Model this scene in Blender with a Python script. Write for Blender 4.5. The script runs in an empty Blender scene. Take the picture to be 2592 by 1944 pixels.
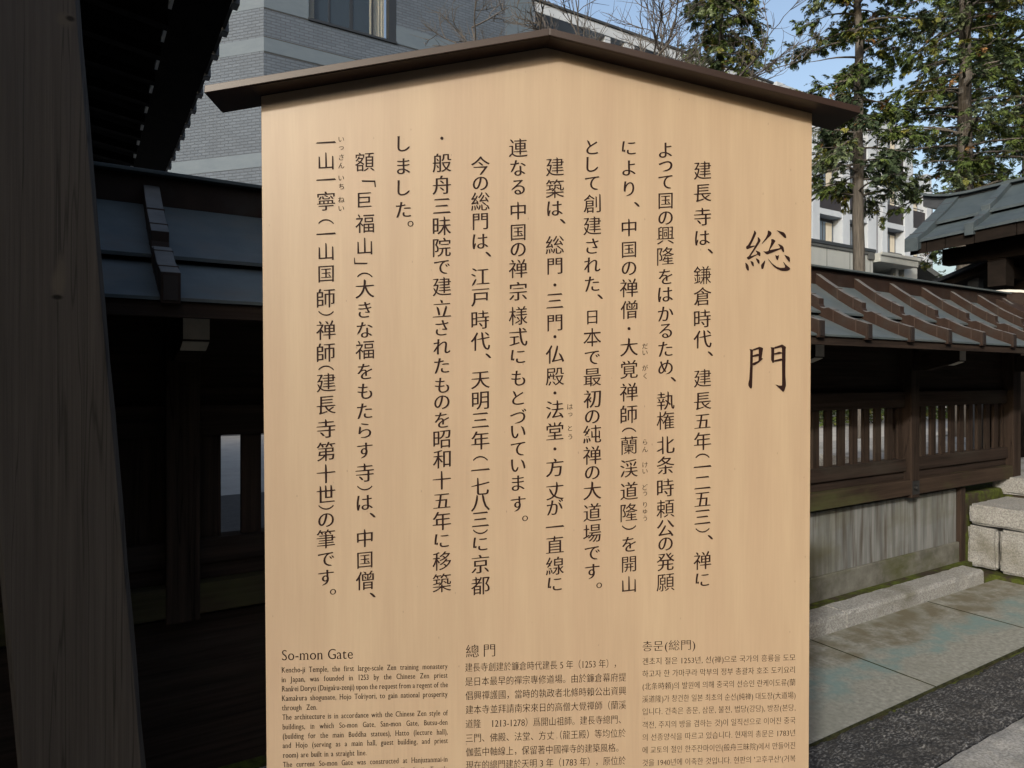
import bpy, bmesh, math, random
import numpy as np
from mathutils import Vector, Matrix

SC = bpy.context.scene
COL = SC.collection
R = math.radians
random.seed(4)
RNG = np.random.default_rng(11)

# ------------------------------------------------------------------ camera
cam = bpy.data.cameras.new('camera'); cam.sensor_width = 36.0; cam.lens = 36.0 * 1750 / 2592
cam.shift_y = -14.0 / 2592; cam.clip_start = 0.05; cam.clip_end = 3000
co = bpy.data.objects.new('camera', cam); COL.objects.link(co)
co.location = (0, 0, 1.6); co.rotation_euler = (R(90), 0, 0)
SC.camera = co

# ------------------------------------------------------------------ light
SUN_EL = 25.5
SUN_DIR = Vector((0.416, 0.909, 0)).normalized()          # the way the light travels over the ground
w = bpy.data.worlds.new('World'); SC.world = w; w.use_nodes = True
nt = w.node_tree; bg = nt.nodes['Background']
sky = nt.nodes.new('ShaderNodeTexSky'); sky.sky_type = 'NISHITA'; sky.sun_disc = False
sky.sun_elevation = R(SUN_EL); sky.sun_rotation = math.atan2(-SUN_DIR.x, -SUN_DIR.y)
sky.air_density = 1.15; sky.dust_density = 6.0; sky.ozone_density = 0.5
nt.links.new(sky.outputs[0], bg.inputs[0]); bg.inputs[1].default_value = 0.15
sun = bpy.data.lights.new('sun', 'SUN'); sun.energy = 2.0; sun.angle = R(1.8); sun.color = (1.0, 0.95, 0.87)
so = bpy.data.objects.new('sun', sun); COL.objects.link(so)
tr = Vector((SUN_DIR.x * math.cos(R(SUN_EL)), SUN_DIR.y * math.cos(R(SUN_EL)), -math.sin(R(SUN_EL))))
so.rotation_euler = tr.to_track_quat('-Z', 'Y').to_euler(); so.location = (-6, -10, 12)
SC.view_settings.view_transform = 'Standard'; SC.view_settings.look = 'None'
SC.view_settings.exposure = 0.75; SC.view_settings.gamma = 1.0

# ------------------------------------------------------------------ materials
def mk(name, c1, c2=None, scale=(1, 1, 1), nscale=1.0, detail=6, rough=0.7, spec=0.4, metal=0.0, bump=0.0, bscale=None,
       lo=0.35, hi=0.65, c3=None, s3=None, lo3=0.5, hi3=0.7, bstretch=None, dist=0.002, rvar=0.0, k=.60):
    """noise between two colours, stretched along an axis, with a second, larger patchy colour and bump"""
    c1 = tuple(x * k for x in c1); c2 = c2 and tuple(x * k for x in c2); c3 = c3 and tuple(x * k for x in c3)
    m = bpy.data.materials.new(name); m.use_nodes = True
    t = m.node_tree; b = t.nodes['Principled BSDF']
    b.inputs['Roughness'].default_value = rough; b.inputs['Metallic'].default_value = metal
    b.inputs['Specular IOR Level'].default_value = spec
    b.inputs['Base Color'].default_value = (*c1, 1)
    tc = t.nodes.new('ShaderNodeTexCoord')
    def noise(sc, ns, de):
        mp = t.nodes.new('ShaderNodeMapping'); mp.inputs['Scale'].default_value = sc
        t.links.new(tc.outputs['Object'], mp.inputs['Vector'])
        n = t.nodes.new('ShaderNodeTexNoise'); n.inputs['Scale'].default_value = ns; n.inputs['Detail'].default_value = de
        n.inputs['Roughness'].default_value = 0.62
        t.links.new(mp.outputs[0], n.inputs['Vector']); return n
    last = None
    if c2 is not None:
        n = noise(scale, nscale, detail)
        r = t.nodes.new('ShaderNodeValToRGB')
        r.color_ramp.elements[0].position = lo; r.color_ramp.elements[0].color = (*c1, 1)
        r.color_ramp.elements[1].position = hi; r.color_ramp.elements[1].color = (*c2, 1)
        t.links.new(n.outputs['Fac'], r.inputs[0]); last = r.outputs[0]
        if c3 is not None:
            n3 = noise(s3 or (1, 1, 1), 1.0, 5)
            r3 = t.nodes.new('ShaderNodeMapRange'); r3.inputs[1].default_value = lo3; r3.inputs[2].default_value = hi3
            t.links.new(n3.outputs['Fac'], r3.inputs[0])
            mx = t.nodes.new('ShaderNodeMix'); mx.data_type = 'RGBA'
            t.links.new(r3.outputs[0], mx.inputs[0]); t.links.new(last, mx.inputs[6]); mx.inputs[7].default_value = (*c3, 1)
            last = mx.outputs[2]
        t.links.new(last, b.inputs['Base Color'])
        if rvar:
            rr = t.nodes.new('ShaderNodeMapRange'); rr.inputs[3].default_value = rough - rvar; rr.inputs[4].default_value = rough + rvar
            t.links.new(n.outputs['Fac'], rr.inputs[0]); t.links.new(rr.outputs[0], b.inputs['Roughness'])
    if bump:
        nb = noise(bstretch or scale, bscale or nscale, detail)
        bm = t.nodes.new('ShaderNodeBump'); bm.inputs['Strength'].default_value = bump; bm.inputs['Distance'].default_value = dist
        t.links.new(nb.outputs['Fac'], bm.inputs['Height']); t.links.new(bm.outputs[0], b.inputs['Normal'])
    return m

def cracks(m, scale, width=.012, col=.25):
    """thin dark drying cracks that run along the grain"""
    t = m.node_tree; b = t.nodes['Principled BSDF']; src = b.inputs['Base Color'].links[0].from_socket
    tc = t.nodes.new('ShaderNodeTexCoord'); mp = t.nodes.new('ShaderNodeMapping'); mp.inputs['Scale'].default_value = scale; t.links.new(tc.outputs['Object'], mp.inputs[0])
    n = t.nodes.new('ShaderNodeTexNoise'); n.inputs['Scale'].default_value = 1; n.inputs['Detail'].default_value = 3; t.links.new(mp.outputs[0], n.inputs['Vector'])
    s = t.nodes.new('ShaderNodeMath'); s.operation = 'SUBTRACT'; s.inputs[1].default_value = .56; t.links.new(n.outputs['Fac'], s.inputs[0])
    a = t.nodes.new('ShaderNodeMath'); a.operation = 'ABSOLUTE'; t.links.new(s.outputs[0], a.inputs[0])
    r = t.nodes.new('ShaderNodeMapRange'); r.inputs[1].default_value = 0; r.inputs[2].default_value = width; r.inputs[3].default_value = col; r.inputs[4].default_value = 1; t.links.new(a.outputs[0], r.inputs[0])
    mx = t.nodes.new('ShaderNodeMix'); mx.data_type = 'RGBA'; mx.blend_type = 'MULTIPLY'; mx.inputs[0].default_value = 1
    t.links.new(src, mx.inputs[6]); t.links.new(r.outputs[0], mx.inputs[7]); t.links.new(mx.outputs[2], b.inputs['Base Color'])

# ------------------------------------------------------------------ mesh helpers
class MB:
    def __init__(s): s.v = []; s.f = []; s.mi = []; s.uv = {}
    def add(s, vs, fs, mi=0):
        b = len(s.v); s.v += [tuple(p) for p in vs]; s.f += [tuple(i + b for i in f) for f in fs]; s.mi += [mi] * len(fs); return s
    def box(s, x0, x1, y0, y1, z0, z1, mi=0):
        vs = [(x0, y0, z0), (x1, y0, z0), (x1, y1, z0), (x0, y1, z0), (x0, y0, z1), (x1, y0, z1), (x1, y1, z1), (x0, y1, z1)]
        return s.add(vs, [(0, 3, 2, 1), (4, 5, 6, 7), (0, 1, 5, 4), (1, 2, 6, 5), (2, 3, 7, 6), (3, 0, 4, 7)], mi)
    def hexa(s, lo, hi, mi=0):
        return s.add(list(lo) + list(hi), [(0, 3, 2, 1), (4, 5, 6, 7), (0, 1, 5, 4), (1, 2, 6, 5), (2, 3, 7, 6), (3, 0, 4, 7)], mi)
    def prism(s, poly, fn, a, b, mi=0):
        """polygon (p,q) extruded between a and b; fn(p,q,a) -> point"""
        n = len(poly); vs = [fn(p, q, a) for p, q in poly] + [fn(p, q, b) for p, q in poly]
        return s.add(vs, [tuple(range(n))[::-1], tuple(range(n, 2 * n))] + [(i, (i + 1) % n, n + (i + 1) % n, n + i) for i in range(n)], mi)
    def quad(s, p, uv=None, mi=0):
        if uv: s.uv[len(s.f)] = uv
        return s.add(p, [tuple(range(len(p)))], mi)
    def tube(s, pts, rad, seg=6, mi=0, cap=True):
        pts = [Vector(p) for p in pts]; n = len(pts); vs = []
        up = Vector((0, 0, 1))
        for i, p in enumerate(pts):
            d = (pts[min(i + 1, n - 1)] - pts[max(i - 1, 0)]).normalized()
            a = d.cross(up if abs(d.z) < .9 else Vector((1, 0, 0))).normalized(); b = d.cross(a)
            r = rad[i] if hasattr(rad, '__len__') else rad
            for k in range(seg):
                q = 2 * math.pi * k / seg; vs.append(p + a * (r * math.cos(q)) + b * (r * math.sin(q)))
        fs = [(i * seg + k, i * seg + (k + 1) % seg, (i + 1) * seg + (k + 1) % seg, (i + 1) * seg + k) for i in range(n - 1) for k in range(seg)]
        if cap: fs += [tuple(range(seg))[::-1], tuple(range((n - 1) * seg, n * seg))]
        return s.add(vs, fs, mi)
    def build(s, name, mats, parent=None, base=(0, 0, 0), bevel=0, smooth=False, fix=True):
        me = bpy.data.meshes.new(name)
        bx = base
        me.from_pydata([(p[0] - bx[0], p[1] - bx[1], p[2] - bx[2]) for p in s.v], [], s.f)
        for m in (mats if isinstance(mats, (list, tuple)) else [mats]): me.materials.append(m)
        me.polygons.foreach_set('material_index', s.mi)
        if s.uv:
            ul = me.uv_layers.new(name='UVMap')
            for fi, uv in s.uv.items():
                for k, li in enumerate(me.polygons[fi].loop_indices): ul.data[li].uv = uv[k]
        if fix and not s.uv:
            bm = bmesh.new(); bm.from_mesh(me); bmesh.ops.recalc_face_normals(bm, faces=bm.faces); bm.to_mesh(me); bm.free()
        if smooth: me.polygons.foreach_set('use_smooth', [True] * len(me.polygons))
        me.update()
        o = bpy.data.objects.new(name, me); COL.objects.link(o)
        if parent is not None: o.parent = parent
        if bevel:
            bv = o.modifiers.new('bevel', 'BEVEL'); bv.width = bevel; bv.segments = 2; bv.limit_method = 'ANGLE'; bv.angle_limit = R(40)
        return o

FA = math.atan2(.5322, .8467)                      # the fence runs along this direction
FM = Matrix.Rotation(FA, 4, 'Z')
def thing(name, label, cat, base=(0, 0, 0), frame=FM, group=None):
    o = bpy.data.objects.new(name, None); COL.objects.link(o); o.empty_display_size = .2
    o.matrix_world = frame @ Matrix.Translation(base)
    o['label'] = label; o['category'] = cat
    if group: o['group'] = group

    return o
def tag(o, label, cat, group=None):
    o['label'] = label; o['category'] = cat
    if group: o['group'] = group
    return o
def struct(o, kind='structure', label=None, cat=None):
    o['kind'] = kind
    if label: o['label'] = label
    if cat: o['category'] = cat
    return o
I4 = Matrix.Identity(4)
def F(t, d, z=0): return FM @ Vector((t, d, z))

# ------------------------------------------------------------------ ground
M_asphalt = mk('asphalt', (.045, .047, .052), (.075, .077, .082), (1, 1, 1), 14, 8, rough=.85, bump=.4, bscale=60, dist=.004)
M_conc = mk('pale_sunlit_concrete', (.46, .45, .43), (.58, .57, .54), (1, 1, 1), 1.5, 8, rough=.85)
M_granite = mk('granite', (.23, .235, .225), (.50, .505, .495), (1, 1, 1), 95, 7, rough=.85, spec=.25, bump=1.0, bscale=55, lo=.36, hi=.64,
               c3=(.17, .165, .125), s3=(2.2, 2.2, 3.5), lo3=.52, hi3=.78, dist=.004)
M_moss = mk('moss', (.055, .062, .02), (.12, .155, .028), (1, 1, 1), 22, 8, rough=.95, spec=.1, bump=1, bscale=90, dist=.006, c3=(.06, .05, .036), s3=(5, 9, 5), lo3=.47, hi3=.6)

def slab_material():
    """smooth sandstone-like slabs, browned next to the kerb, with the blue-green copper stain below the roof's drip line"""
    m = mk('stained_paving', (.235, .245, .215), (.40, .41, .37), (1, 1, 1), 38, 8, rough=.8, spec=.3, bump=.35, bscale=45, c3=(.26, .27, .23), s3=(1.2, 2, 1), dist=.003)
    t = m.node_tree; b = t.nodes['Principled BSDF']; src = b.inputs['Base Color'].links[0].from_socket
    tc = t.nodes.new('ShaderNodeTexCoord'); sep = t.nodes.new('ShaderNodeSeparateXYZ')
    nz = t.nodes.new('ShaderNodeTexNoise'); nz.inputs['Scale'].default_value = 2.2; nz.inputs['Detail'].default_value = 6; t.links.new(tc.outputs['Object'], nz.inputs['Vector'])
    nv = t.nodes.new('ShaderNodeMapRange'); nv.inputs[3].default_value = -.26; nv.inputs[4].default_value = .26; t.links.new(nz.outputs['Fac'], nv.inputs[0])
    t.links.new(tc.outputs['Object'], sep.inputs[0])
    ad = t.nodes.new('ShaderNodeMath'); ad.operation = 'ADD'; t.links.new(sep.outputs['Y'], ad.inputs[0]); t.links.new(nv.outputs[0], ad.inputs[1])
    def band(lo0, hi0, lo1, hi1, col, amt, prev):
        r = t.nodes.new('ShaderNodeValToRGB'); el = r.color_ramp.elements
        sc = lambda x: (x - 1.0) / 2.0
        el[0].position = sc(lo0); el[0].color = (0, 0, 0, 1); el[1].position = sc(hi1); el[1].color = (0, 0, 0, 1)
        for x in (hi0, lo1): q = el.new(sc(x)); q.color = (amt,) * 3 + (1,)
        mr = t.nodes.new('ShaderNodeMapRange'); mr.inputs[1].default_value = 1.0; mr.inputs[2].default_value = 3.0
        t.links.new(ad.outputs[0], mr.inputs[0]); t.links.new(mr.outputs[0], r.inputs[0])
        n2 = t.nodes.new('ShaderNodeTexNoise'); n2.inputs['Scale'].default_value = 7; n2.inputs['Detail'].default_value = 5; t.links.new(tc.outputs['Object'], n2.inputs['Vector'])
        n3 = t.nodes.new('ShaderNodeMapRange'); n3.inputs[1].default_value = .35; n3.inputs[2].default_value = .6; t.links.new(n2.outputs['Fac'], n3.inputs[0])
        mu = t.nodes.new('ShaderNodeMath'); mu.operation = 'MULTIPLY'; t.links.new(r.outputs[0], mu.inputs[0]); t.links.new(n3.outputs[0], mu.inputs[1])
        mx = t.nodes.new('ShaderNodeMix'); mx.data_type = 'RGBA'; t.links.new(mu.outputs[0], mx.inputs[0]); t.links.new(prev, mx.inputs[6]); mx.inputs[7].default_value = (col[0] * .6, col[1] * .6, col[2] * .6, 1)
        return mx.outputs[2]
    o = band(2.24, 2.36, 2.62, 2.75, (.15, .128, .075), .8, src)
    o = band(2.06, 2.13, 2.24, 2.32, (.185, .30, .30), .75, o)
    t.links.new(o, b.inputs['Base Color']); return m
M_slab = slab_material()
M_joint = mk('mossy_joint', (.030, .032, .018), (.070, .075, .035), (6, 6, 6), 4, 6, rough=.95, spec=.05)
M_rough = mk('rough_dark_stone', (.052, .053, .055), (.34, .345, .345), (1.0, 2.0, 2), 55, 10, rough=.9, spec=.15, bump=1.0, bscale=30, lo=.49, hi=.68, c3=(.06, .06, .06), s3=(2.2, 5, 1), lo3=.45, hi3=.68, dist=.012)

m = MB(); m.quad([(-400, -300, -.05), (400, -300, -.05), (400, 900, -.05), (-400, 900, -.05)])
struct(m.build('ground', M_asphalt, fix=False), label='dark asphalt ground, its dark tone standing in for shade beyond the fence', cat='ground')
m = MB(); m.quad([(-30, 10.4, -.046), (90, 10.4, -.046), (90, 21, -.046), (-30, 21, -.046)])  # pale strip paints sunlit ground, the darker ground around it shade
o = m.build('forecourt_paving', M_conc, fix=False); o.matrix_world = FM; struct(o, label='pale concrete forecourt behind the fence, with sunlight put into its tone', cat='paving')
rr = random.Random(3)
m = MB(); ts = [-3.5, -1.6, .3, 1.1, 2.42, 3.77, 5.13, 6.22]
for a, b in zip(ts, ts[1:]):
    sk = .0
    m.hexa([(a + .002, 1.862, -.12), (b - .002, 1.862, -.12), (b - .002 + .03, 2.612, -.12), (a + .002 + .03, 2.612, -.12)],
           [(a + .002, 1.862, rr.uniform(-.001, .001)), (b - .002, 1.862, rr.uniform(-.001, .001)), (b - .002 + .03, 2.612, 0), (a + .002 + .03, 2.612, 0)])
m.box(6.24, 12, 1.862, 2.612, -.12, 0)
jm = MB()
for q in ts[1:-1]: jm.hexa([(q - .004, 1.862, .0012), (q + .004, 1.862, .0012), (q + .034, 2.612, .0012), (q + .026, 2.612, .0012)], [(q - .004, 1.862, .0022), (q + .004, 1.862, .0022), (q + .034, 2.612, .0022), (q + .026, 2.612, .0022)])
jm.box(-3.5, 9, 1.848, 1.8615, -.1, .006)
o = jm.build('paving_joint', M_joint); o.matrix_world = FM; struct(o, label='dark mossy joints of the slab pavement', cat='paving')
o = m.build('pavement', M_slab, bevel=.0015); o.matrix_world = FM; struct(o, label='stone slab pavement stained brown and blue-green', cat='pavement')
def bumpy(x0, x1, y0, y1, z, nx, ny, amp, seed, name, mat, thick=.12, wob=.0):
    """a hewn stone sheet: fine grid with an uneven top and slightly wavering edges"""
    rg = np.random.default_rng(seed); m = MB(); vs = []
    g = rg.normal(0, 1, (nx + 1, ny + 1))
    for _ in range(1): g = (g + np.roll(g, 1, 0) + np.roll(g, 1, 1) + np.roll(g, -1, 0) + np.roll(g, -1, 1)) / 2.6
    ew = np.cumsum(rg.normal(0, 1, (2, nx + 1)), 1) * wob; ew -= ew.mean(1, keepdims=True); ew = np.clip(ew, -.02, .02)
    for i in range(nx + 1):
        for j in range(ny + 1):
            x = x0 + (x1 - x0) * i / nx; a = y0 + ew[0, i]; b = y1 + ew[1, i]
            edge = .5 if j in (0, ny) else 1
            vs.append((x, a + (b - a) * j / ny, z + amp * g[i, j] - (.008 if j in (0, ny) else 0)))
    fs = [(i * (ny + 1) + j, (i + 1) * (ny + 1) + j, (i + 1) * (ny + 1) + j + 1, i * (ny + 1) + j + 1) for i in range(nx) for j in range(ny)]
    n0 = len(vs)
    for j in (0, ny):
        base = len(vs)
        for i in range(nx + 1): p = vs[i * (ny + 1) + j]; vs.append((p[0], p[1], p[2] - thick))
        for i in range(nx):
            q = (i * (ny + 1) + j, (i + 1) * (ny + 1) + j, base + i + 1, base + i); fs.append(q if j else q[::-1])
    m.add(vs, fs); o = m.build(name, mat, fix=False, smooth=False); o.matrix_world = FM; return o
struct(bumpy(-3, 9, 1.478, 1.852, .004, 420, 14, .0045, 5, 'stone_strip', M_rough, wob=.0012), label='roughly hewn dark stone strip', cat='paving')
struct(bumpy(-3, 9, .55, 1.452, .035, 300, 22, .0025, 6, 'stone_path', M_granite, wob=.0012), label='pale hewn granite paving in the near corner', cat='paving')
m = MB(); m.box(-3.5, 6.24, 1.80, 2.60, -.14, -.004); m.box(-3.5, 6.2, 2.785, 2.868, -.1, .099)
o = m.build('moss_strip', M_moss); o.matrix_world = FM; struct(o, 'stuff', 'green moss growing between the kerb and the fence', 'moss')

def kerb(a, b, label):
    T = thing('kerb_stone', label, 'kerb stone', (a, 2.61, 0), group='granite kerb stones along the fence foot')
    rg = random.Random(int(a * 10)); m = MB(); n = 24; k = 6; vs = []
    prof = [(2.612, -.1), (2.612, .078), (2.618, .094), (2.636, .101), (2.70, .102), (2.768, .101), (2.776, .09), (2.776, -.1)]
    for i in range(n + 1):
        x = a + (b - a) * i / n
        for p, z in prof: vs.append((x, p + rg.uniform(-.003, .003), z + rg.uniform(-.003, .003)))
    q = len(prof); fs = [(i * q + j, (i + 1) * q + j, (i + 1) * q + j + 1, i * q + j + 1) for i in range(n) for j in range(q - 1)] + [tuple(range(q)), tuple(range(n * q, n * q + q))[::-1]]
    m.add(vs, fs); m.build('stone', M_granite, T, base=(a, 2.61, 0))
kerb(-2.6, .72, 'granite kerb stone hidden behind the sign, left of the others')
kerb(.732, 2.52, 'granite kerb stone standing mostly behind the sign board')
kerb(2.53, 4.172, 'short-looking granite kerb stone cut off by the right edge of the sign')
kerb(4.188, 6.0, 'long granite kerb stone under the fence ending at the stone steps')

# ------------------------------------------------------------------ roofed fence
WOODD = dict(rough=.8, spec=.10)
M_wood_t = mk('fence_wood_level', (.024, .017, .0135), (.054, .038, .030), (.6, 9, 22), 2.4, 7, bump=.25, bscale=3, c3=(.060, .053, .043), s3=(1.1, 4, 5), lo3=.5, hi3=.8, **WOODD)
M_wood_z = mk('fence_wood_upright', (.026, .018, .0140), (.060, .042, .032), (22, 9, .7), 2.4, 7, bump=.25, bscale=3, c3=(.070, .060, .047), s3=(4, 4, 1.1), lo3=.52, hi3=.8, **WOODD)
M_green = mk('mossy_beam', (.034, .023, .017), (.072, .05, .036), (.6, 9, 22), 2.4, 7, rough=.85, spec=.10, bump=.25, c3=(.085, .092, .038), s3=(1.0, 2, 3), lo3=.46, hi3=.70)
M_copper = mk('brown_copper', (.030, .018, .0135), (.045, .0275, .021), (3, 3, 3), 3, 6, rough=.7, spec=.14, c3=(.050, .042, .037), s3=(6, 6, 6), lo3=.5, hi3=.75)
M_top = mk('weathered_top_sky_sheen', (.12, .118, .112), (.175, .172, .165), (3, 3, 3), 4, 6, rough=.6, spec=.3)  # sky sheen painted into the weathered batten tops as a paler grey
M_pan = mk('grey_copper_sheet', (.082, .106, .115), (.115, .142, .15), (3, 3, 3), 2.5, 6, rough=.6, spec=.25, c3=(.12, .115, .105), s3=(5, 5, 5), lo3=.5, hi3=.8)
def streak_material():
    m = mk('streaked_concrete', (.17, .18, .178), (.295, .305, .30), (9, 1, .55), 2.2, 8, rough=.85, spec=.2, lo=.38, hi=.62, c3=(.15, .145, .085), s3=(.8, 1, 1.6), lo3=.50, hi3=.72, bump=.15, bscale=8)
    t = m.node_tree; b = t.nodes['Principled BSDF']; src = b.inputs['Base Color'].links[0].from_socket
    tc = t.nodes.new('ShaderNodeTexCoord'); mp = t.nodes.new('ShaderNodeMapping'); mp.inputs['Scale'].default_value = (16, 1, 1.3); t.links.new(tc.outputs['Object'], mp.inputs[0])
    n = t.nodes.new('ShaderNodeTexNoise'); n.inputs['Scale'].default_value = 1; n.inputs['Detail'].default_value = 7; t.links.new(mp.outputs[0], n.inputs['Vector'])
    r = t.nodes.new('ShaderNodeMapRange'); r.inputs[1].default_value = .52; r.inputs[2].default_value = .68; r.inputs[4].default_value = .85; t.links.new(n.outputs['Fac'], r.inputs[0])
    mx = t.nodes.new('ShaderNodeMix'); mx.data_type = 'RGBA'; t.links.new(r.outputs[0], mx.inputs[0]); t.links.new(src, mx.inputs[6]); mx.inputs[7].default_value = (.06, .052, .042, 1)
    t.links.new(mx.outputs[2], b.inputs['Base Color']); return m
M_streak = streak_material()
M_plinth = mk('mossy_plinth', (.13, .13, .11), (.25, .25, .225), (2.5, 1, 3), 2.2, 8, rough=.9, spec=.1, bump=.3, c3=(.105, .11, .055), s3=(1.6, 1, 4), lo3=.44, hi3=.66)
M_bracket = mk('pale_bracket_end', (.42, .40, .35), (.50, .47, .42), (3, 3, 3), 8, rough=.8, k=.9)

T0, T1 = -2.2, 7.1
def build_fence():
    B = (0, 2.95, 0)
    T = thing('roofed_fence', 'long dark timber fence with slatted openings and a brown copper batten roof behind the sign', 'fence', B)
    P = lambda nm, mb, mat, par=T, **k: mb.build(nm, mat, par, base=B, **k)
    m = MB(); m.box(T0, 1.25, 2.86, 3.03, -.1, .70); P('base_boards', m, M_wood_t, bevel=.004)
    m = MB(); m.box(1.252, 6.12, 2.87, 3.03, -.1, .694)
    P('base_panel', m, M_streak, bevel=.004)
    m = MB(); m.box(1.252, 6.12, 2.845, 2.869, -.1, .262); P('base_plinth', m, M_plinth, bevel=.006)
    m = MB(); m.box(6.13, 6.21, 2.84, 3.0, .0, .70); P('base_post', m, M_wood_z, bevel=.004)
    m = MB(); m.box(T0, 7.0, 2.80, 3.06, .722, .835); P('ground_beam', m, M_green, bevel=.006)
    m = MB(); m.box(T0, 7.0, 2.855, 3.04, .8365, .897); P('rail', m, M_wood_t, bevel=.003)
    m = MB(); m.box(T0, 7.0, 2.835, 2.93, .899, .992); P('rail', m, M_wood_t, bevel=.005)
    m = MB(); m.box(T0, 7.0, 2.845, 2.94, 1.382, 1.50); P('rail', m, M_wood_t, bevel=.004)
    posts = [.33 + 1.675 * k for k in (-1, 0, 1, 2, 3, 4)]
    posts[-1] = 7.03
    for p in posts:
        wdt = .058 if p < 7 else .075
        m = MB(); m.box(p - wdt, p + wdt, 2.80 - .004, 2.99, .70, 2.12); post = P('post', m, M_wood_z, bevel=.006)
        m = MB()                                            # bracket arm that carries the eave beam
        prof = [(2.79, 1.66), (2.70, 1.66), (2.62, 1.685), (2.55, 1.70), (2.47, 1.725), (2.47, 1.80), (2.79, 1.80)]
        m.prism(prof, lambda q, z, a: (a, q, z), p - .042, p + .042); ob = P('bracket', m, M_wood_t, bevel=.003)
        m = MB(); m.prism([(2.4695, 1.728), (2.466, 1.728), (2.466, 1.797), (2.4695, 1.797)], lambda q, z, a: (a, q, z), p - .04, p + .04)
        m.prism([(2.545, 1.6965), (2.545, 1.6935), (2.476, 1.7185), (2.476, 1.7215)], lambda q, z, a: (a, q, z), p - .04, p + .04)
        c = P('bracket_end', m, M_bracket, ob)
        if abs(p - 5.355) < .05:
            m = MB()
            for rad, y in ((.034, 2.791), (.02, 2.777)):
                m.add([(p + .002 + rad * math.cos(a * math.pi / 6), y, .775 + rad * math.sin(a * math.pi / 6)) for a in range(12)] + [(p + .002 + rad * math.cos(a * math.pi / 6), 2.80, .775 + rad * math.sin(a * math.pi / 6)) for a in range(12)],
                      [tuple(range(12))] + [(a, (a + 1) % 12, 12 + (a + 1) % 12, 12 + a) for a in range(12)])
            m.box(p - .045, p + .05, 2.792, 2.80, .725, .828)
            P('iron_bolt', m, M_iron, bevel=.002)
    for p, q in zip(posts, posts[1:]):
        m = MB(); x = p + .178 - .075; gap = .074; edges = [p + .05]
        k = 0
        while x < q - .06:
            c = p + .178 + .15 * k; k += 1
            if c > q - .12: break
            edges += [c - gap / 2, c + gap / 2]
        edges.append(q - .05)
        if p < 0: edges = [p + .05, q - .05]              # the bay behind the leaning post is boarded up
        for a, b in zip(edges[::2], edges[1::2]): m.box(a, b, 2.868, 2.890, .99, 1.39)
        P('lattice_panel', m, M_wood_z, bevel=.002)
        m = MB(); m.box(p + .05, q - .05, 2.885, 2.91, 1.495, 2.13); P('upper_panel', m, M_wood_t)
    m = MB(); m.box(T0, T1, 2.42, 2.52, 1.802, 1.862)
    P('eave_beam', m, M_wood_t, bevel=.004)
    # roof: two tiers of sheet on each side, a boarded underside, a fascia
    c = 2.95
    for s, nm in ((-1, 'front'), (1, 'back')):
        Y = lambda d: c + s * (c - d)
        m = MB()
        m.prism([(2.86, 2.240), (2.70, 2.118), (2.60, 2.050), (2.520, 2.004), (2.520, 1.992), (2.60, 2.032), (2.86, 2.215)], lambda q, z, a: (a, Y(q), z), T0, T1)
        m.prism([(2.60, 2.010), (2.46, 1.942), (2.35, 1.886), (2.244, 1.838), (2.244, 1.828), (2.46, 1.92), (2.60, 1.985)], lambda q, z, a: (a, Y(q), z), T0, T1)
        P('roof_sheet', m, M_pan)
        m = MB(); m.prism([(2.256, 1.826), (2.256, 1.782), (2.29, 1.782), (2.60, 1.90), (2.86, 2.09), (2.86, 2.205), (2.60, 1.983), (2.42, 1.898)], lambda q, z, a: (a, Y(q), z), T0 + .01, T1 - .01)
        P('eave_board', m, M_wood_t)
    m = MB(); m.box(T0, 6.98, 2.855, 3.045, 2.235, 2.345); cap = P('ridge_cap', m, M_copper, bevel=.004)
    m = MB(); m.prism([(2.825, 2.3465), (3.075, 2.3465), (3.075, 2.360), (2.95, 2.372), (2.825, 2.360)], lambda q, z, a: (a, q, z), T0, 7.0); P('ridge_sheet', m, M_pan, cap, bevel=.002)
    first = None
    for k in range(-5, 16):
        t = .23 + .4455 * k
        if t > 7.0 or t < T0 + .06: continue
        if first is None:
            m = MB(); up = [(2.86, 2.312), (2.78, 2.248), (2.66, 2.160), (2.535, 2.084)]
            poly = up + [(2.535, 2.050), (2.525, 2.030), (2.50, 2.020), (2.470, 2.0215), (2.36, 1.958), (2.232, 1.910), (2.232, 1.818), (2.262, 1.818), (2.36, 1.88), (2.52, 1.97), (2.86, 2.20)]
            m.prism(poly, lambda q, z, a: (a, q, z), -.027, .027)
            m2 = MB(); m2.box(-.019, .019, 2.2285, 2.2335, 1.828, 1.899)   # dark plate painting the shade inside the hollow batten end
            seams = MB()
            for (qa, za), (qb, zb) in (((2.70, 2.193), (2.70, 2.10)), ((2.59, 2.120), (2.59, 2.02)), ((2.44, 2.006), (2.44, 1.925)), ((2.30, 1.938), (2.30, 1.862))):
                seams.prism([(qa - .002, za), (qa + .002, za), (qb + .002, zb), (qb - .002, zb)], lambda q, z, a: (a, q, z), -.0285, .0285)
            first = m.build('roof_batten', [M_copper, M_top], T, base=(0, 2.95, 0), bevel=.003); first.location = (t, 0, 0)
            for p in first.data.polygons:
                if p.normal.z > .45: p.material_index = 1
            fe = m2.build('end_shade_plate', M_dark, first, base=(0, 2.95, 0)); fs = seams.build('seam', M_seam, first, base=(0, 2.95, 0))
        else:
            o = first.copy(); COL.objects.link(o); o.location = (t, 0, 0); o.parent = T
            for ch in (fe, fs): q = ch.copy(); COL.objects.link(q); q.parent = o
    # broad board that closes the roof beside the gate, and the pale bowed flashing over it
    m = MB(); m.prism([(2.93, 2.33), (2.80, 2.262), (2.66, 2.165), (2.50, 2.06), (2.36, 1.975), (2.22, 1.905), (2.22, 1.80), (2.60, 1.99), (2.93, 2.24)], lambda q, z, a: (a, q, z), 6.78, 7.16); P('verge_board', m, M_copper, bevel=.004)
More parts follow.
